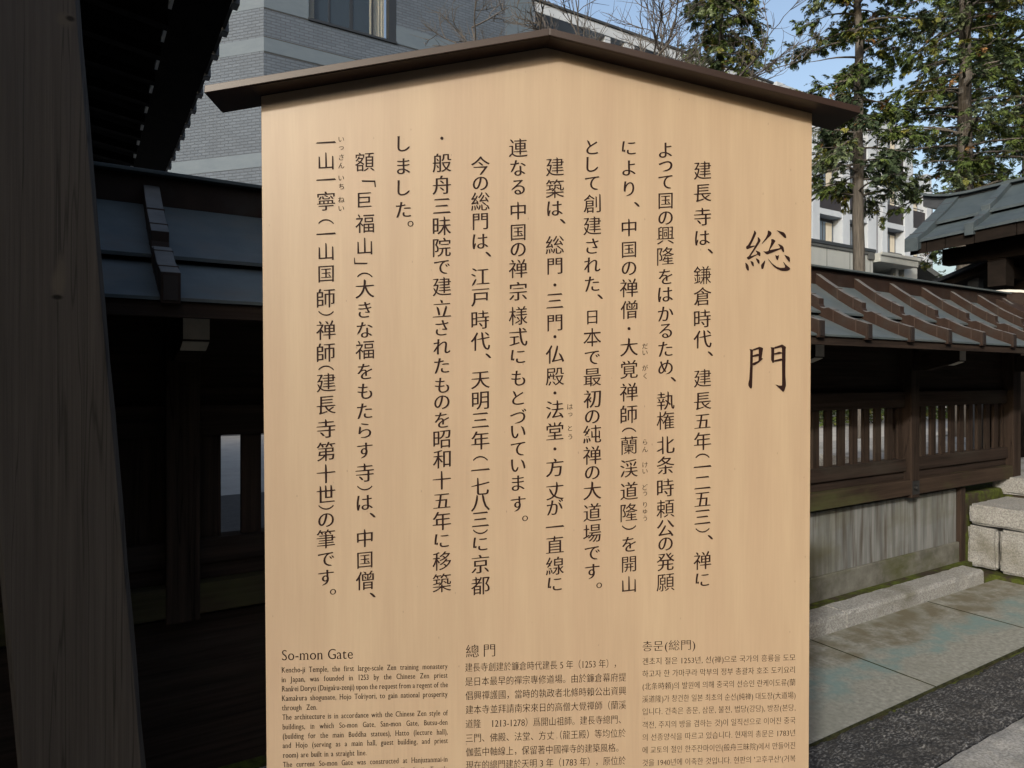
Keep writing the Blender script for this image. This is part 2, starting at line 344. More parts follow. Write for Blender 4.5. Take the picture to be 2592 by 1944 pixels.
    m = MB(); pts = [(7.05 + .012 * i, 3.25 - .09 * i, 2.375 + .075 * math.sin(math.pi * min(1, i / 9)) - .012 * i) for i in range(12)]
    for (a, b) in zip(pts, pts[1:]):
        m.hexa([(a[0], a[1], a[2] - .022), (a[0] + .12, a[1], a[2] - .022), (b[0] + .12, b[1], b[2] - .022), (b[0], b[1], b[2] - .022)], [a, (a[0] + .12, a[1], a[2]), (b[0] + .12, b[1], b[2]), b])
    P('curved_flashing', m, M_flash)
    m = MB()
    for (a, b) in zip(pts, pts[1:]):
        fl = lambda p: 1.86 + .2 * (p[1] - 2.26)
        m.hexa([(a[0] + .012, a[1], fl(a)), (a[0] + .108, a[1], fl(a)), (b[0] + .108, b[1], fl(b)), (b[0] + .012, b[1], fl(b))], [(a[0] + .012, a[1], a[2] - .023), (a[0] + .108, a[1], a[2] - .023), (b[0] + .108, b[1], b[2] - .023), (b[0] + .012, b[1], b[2] - .023)])
    P('curved_gable_board', m, M_copper)
    return T
M_iron = mk('black_iron', (.012, .012, .013), rough=.45, spec=.5)
M_dark = mk('end_shade', (.022, .014, .011), rough=.7)
M_seam = mk('seam_copper', (.075, .052, .042), rough=.6, spec=.2)
M_flash = mk('pale_flashing_glint', (.62, .62, .58), rough=.5, k=.9)
build_fence()

# ------------------------------------------------------------------ stone steps
from mathutils import noise as mnoise
def build_steps():
    B = (6.24, 2.0, 0)
    T = thing('stone_steps', 'pale granite steps rising to the gate at the end of the fence', 'steps', B)
    def block(t0, t1, d0, d1, z0, z1, bev=.018):
        m = MB(); rg = random.Random(int(d0 * 100 + z0 * 1000)); nx, nz = 14, 6
        m.box(t0, t1, d0, d1, z0, z1); o = m.build('stone_block', M_granite, T, base=B)
        bm = bmesh.new(); bm.from_mesh(o.data); bmesh.ops.bevel(bm, geom=list(bm.edges), offset=bev, segments=2, affect='EDGES')
        bmesh.ops.subdivide_edges(bm, edges=[e for e in bm.edges if e.calc_length() > .1], cuts=16, use_grid_fill=True); bm.normal_update()
        for v in bm.verts:
            p = (v.co + Vector((z0 * 9, d0 * 7, 0)))
            v.co += v.normal * (mnoise.noise(p * 9) * .007 + mnoise.noise(p * 31) * .0045 + mnoise.noise(p * 2.3) * .006)
        bm.to_mesh(o.data); bm.free(); return o
    block(6.235, 6.95, 1.2, 2.832, .402, .566)
    block(6.26, 6.95, 2.63, 2.85, .05, .384); block(6.26, 6.95, 1.95, 2.612, .04, .388); block(6.26, 6.95, 1.2, 1.93, .03, .388)
    block(6.88, 7.54, 1.2, 2.93, .59, .735)
    m = MB(); m.box(6.215, 7.55, 2.852, 3.1, -.1, .64); m.box(6.90, 7.5, 2.4, 2.851, .3, .585); m.build('soil_fill', M_moss, T, base=B, bevel=.02)
    m = MB(); m.box(6.2, 8.0, 1.2, 2.84, -.1, .03); m.build('mortar_bed', M_moss, T, base=B)
    m = MB(); m.box(7.55, 11.5, .5, 6.0, -.1, .70); m.build('platform', M_granite, T, base=B, bevel=.01)
build_steps()

# ------------------------------------------------------------------ small roofed gate at the right
M_tile = mk('blue_grey_sheet', (.052, .074, .090), (.080, .108, .125), (2, 2, 2), 2, 6, rough=.6, spec=.28)
M_tile2 = mk('dark_grey_sheet', (.04, .048, .06), (.06, .07, .085), (2, 2, 2), 3, 6, rough=.45, spec=.5)
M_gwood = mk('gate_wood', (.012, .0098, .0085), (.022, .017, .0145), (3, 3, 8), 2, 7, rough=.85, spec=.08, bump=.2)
def build_small_gate():
    B = (9.3, 3.0, .7)
    T = thing('roofed_gate', 'small dark timber gate with a curved blue-grey copper batten roof beside the fence end', 'gate', B)
    P = lambda nm, mb, mat, par=T, **k: mb.build(nm, mat, par, base=B, **k)
    te = 8.24
    up = lambda d: .10 * max(0, (d - 4.15) / .5) ** 2 - .03 * max(0, (d - 3.4))          # the ridge lifts at its tip
    eave = lambda d: .05 * max(0, min(1.2, 4.39 - d))
    low = [(te, 3.2), (te + .20, 3.29), (te + .42, 3.41)]; hi = [(te + .36, 3.445), (te + .62, 3.60), (te + .95, 3.83)]
    ds = [4.39, 4.2, 4.0, 3.7, 3.3, 2.9, 2.4, 1.8, 1.2]
    for s in (1, -1):
        X = (lambda t: t) if s == 1 else (lambda t: 2 * 9.3 - t)
        for prof, thk in ((low, .03), (hi, .03)):
            m = MB(); vs = []; q = len(prof)
            for d in ds:
                for k, (t, z) in enumerate(prof):
                    zz = z + eave(d); vs += [(X(t), d, zz), (X(t), d, zz - thk)]
            fs = []
            n = 2 * q
            for i in range(len(ds) - 1):
                for k in range(q - 1):
                    a = i * n + 2 * k; fs += [(a, a + 2, a + n + 2, a + n), (a + 1, a + n + 1, a + n + 3, a + 3)]
                fs += [(i * n, i * n + n, i * n + n + 1, i * n + 1), (i * n + n - 2, i * n + n - 1, i * n + 2 * n - 1, i * n + 2 * n - 2)]
            for i in (0, len(ds) - 1):
                for k in range(q - 1): a = i * n + 2 * k; fs.append((a, a + 1, a + 3, a + 2))
            m.add(vs, fs); P('roof_sheet', m, M_tile)
        m = MB()                                                   # thick layered eave
        for i in range(len(ds) - 1):
            d0, d1 = ds[i] - .01, ds[i + 1]; e0, e1 = eave(d0), eave(d1)
            m.hexa([(X(te + .03), d0, 3.04 + e0), (X(te + .03), d1, 3.04 + e1), (X(te + .95), d1, 3.35 + e1), (X(te + .95), d0, 3.35 + e0)],
                   [(X(te + .03), d0, 3.166 + e0), (X(te + .03), d1, 3.166 + e1), (X(te + .95), d1, 3.70 + e1), (X(te + .95), d0, 3.70 + e0)])
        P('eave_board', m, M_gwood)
    m = MB()
    rd = [4.68, 4.6, 4.5, 4.35, 4.15, 3.9, 3.4, 2.8, 2.0, 1.2]
    for a, b in zip(rd, rd[1:]):
        za, zb = 3.89 + up(a), 3.89 + up(b)
        m.hexa([(9.14, a, za - .17), (9.46, a, za - .17), (9.46, b, zb - .17), (9.14, b, zb - .17)], [(9.14, a, za - .03), (9.46, a, za - .03), (9.46, b, zb - .03), (9.14, b, zb - .03)])
    cap = P('ridge_cap', m, M_tile2)
    m = MB()
    for a, b in zip(rd, rd[1:]):
        za, zb = 3.89 + up(a), 3.89 + up(b)
        m.hexa([(9.08, a, za - .029), (9.52, a, za - .029), (9.52, b, zb - .029), (9.08, b, zb - .029)], [(9.08, a, za), (9.52, a, za), (9.52, b, zb), (9.08, b, zb)])
    P('ridge_sheet', m, M_tile, cap)
    for d, wd in ((4.33, .075), (3.73, .045), (3.12, .045), (2.5, .045), (1.9, .045)):
        e = eave(d); m = MB()
        poly = [(te + .92, 3.875), (te + .62, 3.665), (te + .36, 3.51), (te + .36, 3.455), (te + .30, 3.41), (te + .15, 3.335), (te - .02, 3.262), (te - .02, 3.13), (te + .08, 3.14), (te + .4, 3.39), (te + .92, 3.8)]
        if wd > .05: poly = [(te + .92, 3.855), (te + .62, 3.64), (te + .36, 3.475), (te + .15, 3.335), (te - .05, 3.225), (te - .05, 3.07), (te + .08, 3.12), (te + .4, 3.36), (te + .92, 3.75)]
        m.prism([(a, z + e) for a, z in poly], lambda q, z, a: (q, a, z), d - wd, d + wd); rb = P('roof_batten', m, M_tile, bevel=.004)
        m = MB()
        for tq, zq in ((te + .75, 3.755), (te + .52, 3.607), (te + .22, 3.375), (te + .08, 3.31)) if wd < .05 else ((te + .75, 3.735), (te + .55, 3.596), (te + .36, 3.478), (te + .2, 3.366), (te + .07, 3.295)):
            m.prism([(tq - .004, zq + e - .0), (tq + .004, zq + e + .006), (tq + .004, zq + e - .08), (tq - .004, zq + e - .08)], lambda q, z, a: (q, a, z), d - wd - .002, d + wd + .002)
        P('seam', m, M_tile2, rb)
    m = MB(); m.box(8.62, 8.78, 1.2, 4.2, 2.93, 3.12); P('eave_beam', m, M_gwood, bevel=.006)
    m = MB(); m.box(9.20, 9.40, 1.2, 4.12, 3.18, 3.40); P('ridge_beam', m, M_gwood, bevel=.006)
    for d in (3.62, 1.9):
        m = MB(); m.box(9.12, 9.42, d - .15, d + .15, .70, 3.3); P('post', m, M_gwood, bevel=.012)
        m = MB(); m.box(8.60, 8.80, d - .09, d + .09, 2.62, 2.925); m.box(8.66, 9.9, d - .06, d + .06, 2.72, 2.86); P('bracket', m, M_gwood, bevel=.004)
    m = MB(); m.box(9.22, 9.30, 1.95, 3.56, .72, 3.15); P('door_leaf', m, M_gwood)
    m = MB(); m.box(9.24, 9.34, 3.77, 4.05, .72, 2.6); P('side_panel', m, M_gwood)
    # lean-to at the side
    m = MB(); m.hexa([(8.9, 4.55, 2.725), (10.2, 4.55, 2.725), (10.2, 3.78, 2.985), (8.9, 3.78, 2.985)], [(8.9, 4.55, 2.765), (10.2, 4.55, 2.765), (10.2, 3.78, 3.03), (8.9, 3.78, 3.03)]); lt = P('side_roof', m, M_tile2, bevel=.004)
    m = MB(); m.hexa([(8.96, 4.5, 2.65), (10.2, 4.5, 2.65), (10.2, 3.78, 2.90), (8.96, 3.78, 2.90)], [(8.96, 4.5, 2.722), (10.2, 4.5, 2.722), (10.2, 3.78, 2.982), (8.96, 3.78, 2.982)]); P('side_rafter', m, M_gwood)
    m = MB(); m.box(9.1, 9.22, 4.02, 4.14, .7, 2.80); P('side_post', m, M_tile2)
build_small_gate()

# ------------------------------------------------------------------ the leaning post with its added unseen shade blockers, and the hall roof at the top left
M_post = mk('weathered_post', (.036, .0335, .032), (.066, .0615, .058), (95, 95, 1.3), 1.6, 8, rough=.75, spec=.22, bump=.5, bscale=2.0, lo=.3, hi=.7, c3=(.055, .055, .060), s3=(3, 3, .8), lo3=.45, hi3=.75, dist=.003, k=.78)
def knots(m, spots):
    """two dead knots with paler wood above them"""
    t = m.node_tree; b = t.nodes['Principled BSDF']; prev = b.inputs['Base Color'].links[0].from_socket
    tc = t.nodes.new('ShaderNodeTexCoord')
    for (x, y, z, sx, sz, col) in spots:
        mp = t.nodes.new('ShaderNodeMapping'); mp.vector_type = 'POINT'; mp.inputs['Location'].default_value = (-x / sx, 0, -z / sz); mp.inputs['Scale'].default_value = (1 / sx, 0, 1 / sz)
        t.links.new(tc.outputs['Object'], mp.inputs[0])
        ln = t.nodes.new('ShaderNodeVectorMath'); ln.operation = 'LENGTH'; t.links.new(mp.outputs[0], ln.inputs[0])
        r = t.nodes.new('ShaderNodeMapRange'); r.inputs[1].default_value = 1.0; r.inputs[2].default_value = .45; t.links.new(ln.outputs['Value'], r.inputs[0])
        mx = t.nodes.new('ShaderNodeMix'); mx.data_type = 'RGBA'; t.links.new(r.outputs[0], mx.inputs[0]); t.links.new(prev, mx.inputs[6]); mx.inputs[7].default_value = (*[q * .78 for q in col], 1); prev = mx.outputs[2]
    t.links.new(prev, b.inputs['Base Color'])
cracks(M_post, (16, 16, .45), .008, .5); cracks(M_wood_z, (14, 14, .6), .01, .35)
def build_post_and_blockers():
    B = (-.05, 1.9, 0)
    T = thing('post_and_blockers', 'broad weathered dark timber post leaning at the left edge beside the sign, with unseen shade blockers added', 'gatehouse', B)
    P = lambda nm, mb, mat, par=T, **k: mb.build(nm, mat, par, base=B, **k)
    xr = lambda z: .004 + .1295 * (2.435 - z) / 1.735; wd = .236
    spots = []
    for (px, py, sx, sz, col) in ((178, 47, .011, .008, (.006, .005, .005)), (165, 50, .022, .02, (.066, .060, .052)), (145, 752, .013, .007, (.004, .004, .004)), (147, 720, .016, .040, (.075, .068, .058)), (155, 690, .013, .05, (.068, .062, .054))):
        tx = (px - 1296) / 1750; Y = 1.8 / (.8467 - .5322 * tx); t = Y * (.8467 * tx + .5322); z = 1.6 + (958 - py) * Y / 1750
        spots.append((t - B[0], 0, z, sx, sz, col))
    knots(M_post, [spots[1], spots[4], spots[3], spots[0], spots[2]])
    m = MB(); vs = []
    ch = .009
    for z in np.linspace(0, 3.4, 30):
        w = random.Random(int(z * 100)); x = xr(z); j = w.uniform(-.0012, .0012)
        for (a, b) in ((x - wd, 2.01), (x - wd, 1.8 + ch), (x - wd + ch, 1.8), (x - ch, 1.8), (x + j, 1.8 + ch), (x + j, 2.01)): vs.append((a, b, z))
    fs = [(i * 6 + k, i * 6 + (k + 1) % 6, (i + 1) * 6 + (k + 1) % 6, (i + 1) * 6 + k) for i in range(29) for k in range(6)] + [tuple(range(6)), tuple(range(174, 180))]
    m.add(vs, fs); P('leaning_post', m, M_post)
    m = MB(); m.box(-.52, -.19, 2.06, 2.12, 0, 3.4); P('side_board', m, M_wood_z)
    # unseen wall, roof and eave added to shade the post and left fence
    inv = FM.inverted()
    def W(x, y, z): return tuple(inv @ Vector((x, y, z)))
    m = MB(); m.hexa([W(-9, -1.3, 0), W(-1.86, -1.3, 0), W(-1.86, -1.0, 0), W(-9, -1.0, 0)], [W(-9, -1.3, 5.6), W(-1.86, -1.3, 5.6), W(-1.86, -1.0, 5.6), W(-9, -1.0, 5.6)]); P('wall', m, M_wood_z)
    m = MB(); m.hexa([W(-9, -3.2, 5.4), W(-2.95, -3.2, 5.4), W(-1.86, -.8, 5.62), W(-9, -.8, 5.62)], [W(-9, -3.2, 5.6), W(-2.95, -3.2, 5.6), W(-1.86, -.8, 5.8), W(-9, -.8, 5.8)]); P('roof', m, M_tile2)
    m = MB()
    ev = [(-9, 2.0), (-1.12, 2.0), (-1.12, .35), (-1.90, -.78), (-9, -.78)]
    m.add([W(x, y, 3.05 + .16 * (2.0 - y)) for x, y in ev] + [W(x, y, 3.17 + .16 * (2.0 - y)) for x, y in ev], [(0, 1, 2, 3, 4), (9, 8, 7, 6, 5)] + [(i, (i + 1) % 5, 5 + (i + 1) % 5, 5 + i) for i in range(5)])
    P('eave', m, M_tile2)  # unseen eave added to keep sky light off the left fence
    m = MB(); m.box(-.25, .0, 1.84, 1.98, 2.75, 3.0); P('tie_beam', m, M_wood_t)
build_post_and_blockers()
def build_hall():
    B = (-2.5, 9, 0)
    T = thing('temple_hall', 'large dark temple roof with a stepped eave seen from below at the top left', 'temple hall', B)
    P = lambda nm, mb, mat, par=T, **k: mb.build(nm, mat, par, base=B, **k)
    D0, D1 = 4.6, 17.0; bow = lambda d: .10 * ((d - 9.5) / 4) ** 2 - .02
    ds = np.linspace(D0, D1, 26)
    def strip(prof, name, mat, close=True, dd=ds, **k):
        m = MB(); q = len(prof); vs = [(t, d, z + bow(d)) for d in dd for t, z in prof]
        fs = [(i * q + j, (i + 1) * q + j, (i + 1) * q + (j + 1) % q, i * q + (j + 1) % q) for i in range(len(dd) - 1) for j in range(q)] + [tuple(range(q)), tuple(range((len(dd) - 1) * q, len(dd) * q))]
        m.add(vs, fs); return P(name, m, mat, **k)
    strip([(1.05, 4.48), (1.05, 4.54), (.2, 5.02), (-1.0, 5.95), (-2.5, 7.3), (-2.5, 7.2), (-1.0, 5.8), (.2, 4.9)], 'roof_sheet', M_tile2)
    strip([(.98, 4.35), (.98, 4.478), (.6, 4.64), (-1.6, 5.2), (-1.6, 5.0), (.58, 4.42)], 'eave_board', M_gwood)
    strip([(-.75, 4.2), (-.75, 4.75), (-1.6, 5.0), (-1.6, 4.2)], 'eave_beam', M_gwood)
    m = MB(); m.box(-5.5, -1.2, D0 + .6, D1 - .3, 0, 5.0); P('wall', m, M_gwood)
    first = None
    k = 0
    for i in range(25):
        d = D0 + .25 + .465 * i
        if first is None:
            m = MB(); m.prism([(1.08, 4.462), (1.08, 4.59), (.2, 5.06), (.2, 4.95), (1.02, 4.50), (1.02, 4.462)], lambda q, z, a: (q, a, z), -.055, .055)
            first = m.build('roof_batten', M_tile2, T, base=(B[0], 0, B[2]), bevel=.006); first.location = (0, d - B[1], bow(d)); o = first
        else:
            o = first.copy(); COL.objects.link(o); o.parent = T; o.location = (0, d - B[1], bow(d))
    first = None
    for i in range(21):
        d = D0 + .35 + .55 * i
        if first is None:
            m = MB(); m.prism([(.60, 4.385), (.60, 4.30), (-1.0, 4.52), (-1.0, 4.62)], lambda q, z, a: (q, a, z), -.05, .05)
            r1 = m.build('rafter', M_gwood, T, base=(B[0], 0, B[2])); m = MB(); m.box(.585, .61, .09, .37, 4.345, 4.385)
            r2 = m.build('glint_slip', M_flash, r1, base=(B[0], 0, B[2])); first = r1; o = r1  # pale slip painting the glints of light between the rafters
        else:
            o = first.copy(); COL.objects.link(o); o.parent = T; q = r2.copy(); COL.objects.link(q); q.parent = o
        o.location = (0, d - B[1], bow(d))
build_hall()

# ------------------------------------------------------------------ unseen gate-like blockers added behind the camera to cut sky light
def build_sky_blockers():
    B = (5, -6, 0)
    T = thing('sky_blockers', 'unseen dark gate-like blockers added behind the camera to cut sky light', 'gate', B, frame=I4)
    P = lambda nm, mb, mat, par=T, **k: mb.build(nm, mat, par, base=B, **k)
    m = MB(); m.box(1.9, 16, -4.4, -4.2, 0, 7.5); P('wall', m, M_gwood)
    for x in (1.9, 5.4, 8.9, 12.4, 15.8):
        m = MB(); m.box(x - .02, x + .34, -4.19, -3.85, 0, 7.4); P('post', m, M_gwood, bevel=.02)
    m = MB(); m.prism([(-7.5, 7.2), (-2.6, 7.2), (-2.6, 7.4), (-5.0, 9.6), (-7.5, 7.4)], lambda q, z, a: (a, q, z), 1.9, 17); P('roof', m, M_tile2)
    m = MB(); m.box(-14, 18, -26.5, -21, 0, 8.2); m.prism([(-28, 8), (-19.5, 8), (-24, 10.2)], lambda q, z, a: (a, q, z), -15, 19); P('far_blocker', m, M_gwood)  # distant block added out of view against the bright low sky
    m = MB(); m.box(16.1, 16.4, -4.2, 14, 0, 5.0); P('side_blocker', m, M_gwood)  # unseen side block added to cut sky light
build_sky_blockers()

# ------------------------------------------------------------------ grey brick building behind
def brick_mat():
    m = bpy.data.materials.new('grey_brick'); m.use_nodes = True; t = m.node_tree; b = t.nodes['Principled BSDF']
    uv = t.nodes.new('ShaderNodeUVMap'); br = t.nodes.new('ShaderNodeTexBrick')
    br.inputs['Scale'].default_value = 1; br.inputs['Brick Width'].default_value = .30; br.inputs['Row Height'].default_value = .098
    br.inputs['Mortar Size'].default_value = .012; br.inputs['Mortar Smooth'].default_value = .2; br.inputs['Bias'].default_value = -.1
    br.inputs['Color1'].default_value = (.038, .056, .083, 1); br.inputs['Color2'].default_value = (.050, .071, .102, 1); br.inputs['Mortar'].default_value = (.023, .034, .052, 1)
    t.links.new(uv.outputs[0], br.inputs['Vector'])
    n = t.nodes.new('ShaderNodeTexNoise'); n.inputs['Scale'].default_value = .35; n.inputs['Detail'].default_value = 6; t.links.new(uv.outputs[0], n.inputs['Vector'])
    r = t.nodes.new('ShaderNodeMapRange'); r.inputs[3].default_value = .72; r.inputs[4].default_value = 1.25; t.links.new(n.outputs['Fac'], r.inputs[0])
    mx = t.nodes.new('ShaderNodeMix'); mx.data_type = 'RGBA'; mx.blend_type = 'MULTIPLY'; mx.inputs[0].default_value = 1
    t.links.new(br.outputs['Color'], mx.inputs[6]); t.links.new(r.outputs[0], mx.inputs[7]); t.links.new(mx.outputs[2], b.inputs['Base Color'])
    b.inputs['Roughness'].default_value = .75
    bp = t.nodes.new('ShaderNodeBump'); bp.inputs['Strength'].default_value = .8; bp.inputs['Distance'].default_value = .02; bp.invert = True
    t.links.new(br.outputs['Fac'], bp.inputs['Height']); t.links.new(bp.outputs[0], b.inputs['Normal']); return m
M_brick = brick_mat()
M_band = mk('grey_band', (.085, .124, .172), (.104, .146, .194), (1, 1, 3), 1.2, 6, rough=.7)
M_frame = mk('dark_window_frame', (.012, .016, .022), rough=.4, spec=.5)
M_room = mk('room_dark', (.02, .024, .03), rough=.9)
M_curtain = mk('curtain', k=1, c1=(.55, .54, .44), c2=(.66, .65, .54), scale=(14, 14, .3), nscale=1.5, detail=2, rough=.9)
M_curtain2 = mk('far_curtain', (.22, .215, .19), (.28, .275, .25), (14, 14, .3), 1.5, 2, rough=.9, k=1)
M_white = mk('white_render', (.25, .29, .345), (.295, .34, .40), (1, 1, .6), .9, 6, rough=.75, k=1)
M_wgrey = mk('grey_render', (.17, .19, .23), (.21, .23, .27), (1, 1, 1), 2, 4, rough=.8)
M_brown = mk('balcony_panel', (.022, .018, .020), (.03, .025, .027), (1, 1, 1), 3, 4, rough=.5)
M_annex = mk('annex_panel', (.29, .315, .315), (.345, .37, .365), (1, 1, .4), 1.0, 6, rough=.75, k=.8)
M_annexd = mk('annex_dark', (.075, .085, .088), (.10, .11, .112), (1, 1, 1), 2, 4, rough=.8)
M_trim = mk('roof_trim', (.035, .04, .045), rough=.5)
def glass():
    m = bpy.data.materials.new('window_glass'); m.use_nodes = True; t = m.node_tree; b = t.nodes['Principled BSDF']
    b.inputs['Base Color'].default_value = (.035, .055, .08, 1); b.inputs['Roughness'].default_value = .04; b.inputs['Specular IOR Level'].default_value = 1.0
    b.inputs['Alpha'].default_value = .3; return m
M_glass = glass()

def build_brick():
    cx, cy = 5.02, 22.83; L = 10.28; lx, ly = -.649, .760; LL = 30
    B = (cx, cy, 0)
    T = thing('brick_building', 'tall grey brick building with pale level bands rising behind the sign and fence', 'building', B)
    P = lambda nm, mb, mat, par=T, **k: mb.build(nm, mat, par, base=B, **k)
    H = 22
    w0, w1, wz0, wz1 = cx + 1.42, cx + 4.5, 13.42, 16.4
    m = MB()
    def face(t0, t1, z0, z1): m.quad([(t0, cy, z0), (t1, cy, z0), (t1, cy, z1), (t0, cy, z1)], [(t0, z0), (t1, z0), (t1, z1), (t0, z1)])
    face(cx, w0, 0, H); face(w0, w1, 0, wz0); face(w0, w1, wz1, H); face(w1, cx + L, 0, H)
    def lface(a, b, z0, z1):
        p = lambda s, z: (cx + lx * s, cy + ly * s, z)
        m.quad([p(b, z0), p(a, z0), p(a, z1), p(b, z1)], [(-b, z0), (-a, z0), (-a, z1), (-b, z1)])
    ws0, ws1, wsz0, wsz1 = 4.72, 6.6, 9.72, 10.62
    lface(0, ws0, 0, H); lface(ws0, ws1, 0, wsz0); lface(ws0, ws1, wsz1, H); lface(ws1, LL, 0, H)
    # end and back of the block, and the window reveals
    m.quad([(cx + L, cy, 0), (cx + L, cy + 12, 0), (cx + L, cy + 12, H), (cx + L, cy, H)], [(0, 0), (12, 0), (12, H), (0, H)])
    for a, b in (((w0, wz0), (w1, wz0)), ((w1, wz0), (w1, wz1)), ((w1, wz1), (w0, wz1)), ((w0, wz1), (w0, wz0))):
        m.quad([(a[0], cy, a[1]), (b[0], cy, b[1]), (b[0], cy + .42, b[1]), (a[0], cy + .42, a[1])], [(0, 0), (.01, 0), (.01, .01), (0, .01)])
    wall = P('wall', m, M_brick)
    m = MB()
    for z0, z1, t0 in ((13.42, 14.05, 0), (12.03, 12.47, 0), (8.35, 8.80, 0), (4.6, 5.05, 0)):
        for a, b in ((cx, w0), (w1, cx + L)) if z0 > 13.4 else ((cx, cx + L),): m.box(a, b, cy - .012, cy + .1, z0, z1)
        m.hexa([(cx + .0, cy - .012, z0), (cx + lx * LL, cy + ly * LL - .012, z0), (cx + lx * LL, cy + ly * LL + .1, z0), (cx, cy + .1, z0)],
               [(cx + .0, cy - .012, z1), (cx + lx * LL, cy + ly * LL - .012, z1), (cx + lx * LL, cy + ly * LL + .1, z1), (cx, cy + .1, z1)])
    P('level_band', m, M_band)
    m = MB(); m.box(cx + L - 1.25, cx + L + .01, cy - .02, cy + .1, 0, H); P('corner_pier', m, M_band)
    m = MB()
    for z in (12.49, 12.0, 8.83, 8.32, 13.39):
        m.box(cx, cx + L, cy - .006, cy + .02, z - .018, z + .018)
    P('dark_band_line', m, M_trim)  # thin dark lines along the edges of the bands
    m = MB(); y = cy + .25
    m.box(w0 - .02, w1 + .02, y - .30, y + .06, wz0 - .03, wz0 + .05); m.box(w0, w1, y, y + .06, wz1 - .06, wz1)
    for k in range(5):
        x = w0 + (w1 - w0) * k / 4; hw = .05 if k == 2 else .028
        m.box(max(w0, x - hw), min(w1, x + hw), y, y + .06, wz0 + .05, wz1 - .06)
    m.box(w1 - .28, w1, y - .26, y - .02, wz0 + .05, wz1)
    win = P('window', m, M_frame)
    m = MB(); m.box(w0, w1, y + .02, y + .035, wz0 + .05, wz1 - .06); P('pane', m, M_glass, win)
    m = MB(); m.box(w0, w1, y + 2.0, y + 2.1, wz0 - .5, wz1 + .5); m.box(w0, w1, y + .1, y + 2.1, wz1 + .3, wz1 + .4); m.box(w0, w1, y + .1, y + 2.1, wz0 - .3, wz0 - .2); P('room_back', m, M_room, win)
    for a, b in ((w0 + .02, w0 + .30), (w1 - .85, w1 - .30)):
        m = MB(); n = 40; fs = []
        for i in range(n):
            x = a + (b - a) * i / (n - 1); o = .03 * math.sin(i * 1.45) + .01 * math.sin(i * .7)
            m.v += [(x, y + .14 + o, wz0 + .02), (x, y + .14 + o * .8, wz1 - .1)]
        m.f += [(2 * i, 2 * i + 2, 2 * i + 3, 2 * i + 1) for i in range(n - 1)]; m.mi += [0] * (n - 1)
        P('curtain', m, M_curtain, win, fix=False, smooth=True)
    p = lambda s, z, d=0: (cx + lx * s, cy + ly * s + d, z)
    m = MB()
    for (a, b, z0, z1) in ((ws0, ws1, wsz0, wsz0 + .06), (ws0, ws1, wsz1 - .06, wsz1), (ws0, ws0 + .07, wsz0 + .06, wsz1 - .06), (ws1 - .07, ws1, wsz0 + .06, wsz1 - .06)):
        m.hexa([p(a, z0, -.02), p(b, z0, -.02), p(b, z0, .1), p(a, z0, .1)], [p(a, z1, -.02), p(b, z1, -.02), p(b, z1, .1), p(a, z1, .1)])
    sw = P('small_window', m, M_frame)
    m = MB(); m.hexa([p(ws0, wsz0, .05), p(ws1, wsz0, .05), p(ws1, wsz0, .09), p(ws0, wsz0, .09)], [p(ws0, wsz1, .05), p(ws1, wsz1, .05), p(ws1, wsz1, .09), p(ws0, wsz1, .09)]); P('pane', m, M_band, sw)
    # lower wing that runs on behind the bare tree
    t0 = cx + L + .01; t1 = t0 + 15; y0 = cy + .15; zt = 16.75
    m = MB(); m.box(t0, t1, y0, y0 + 12, zt - .42, zt); ro = P('wing_roof', m, M_white, bevel=.02)
    m = MB(); m.box(t0, t1, y0 - .06, y0 + 12, zt + .002, zt + .10); P('coping', m, M_trim, ro)
    m = MB(); m.box(t0, t1, y0 + 1.3, y0 + 1.5, 0, zt - .42); wl = P('wing_wall', m, M_brown)
    for x in (t0 + 3.75, t0 + 4.45):
        pass
    for x, wd in ((t0 + .0, .25), (t0 + 3.9, .28), (t0 + 5.0, .55), (t0 + 8.9, .8), (t0 + 13, .5)):
        m = MB(); m.box(x, x + wd, y0 + .04, y0 + 1.29, 0, zt - .422); P('wing_pillar', m, M_white)
    m = MB(); m.box(t0 + 5.55, t0 + 8.9, y0 + .06, y0 + .3, 8, 14.2); m.box(t0, t1, y0 + .05, y0 + 1.29, 12.6, 12.95); P('wing_parapet', m, M_white)
    for k in range(4):
        x = t0 + .7 + 3.2 * k
        m = MB(); m.box(x, x + 2.3, y0 + 1.24, y0 + 1.3, 13.2, 16.1); f = P('wing_window', m, M_frame)
        m = MB(); m.box(x + .08, x + 1.1, y0 + 1.22, y0 + 1.235, 13.3, 16.0); m.box(x + 1.2, x + 2.22, y0 + 1.22, y0 + 1.235, 13.3, 16.0); P('pane', m, M_glass, f)
build_brick()

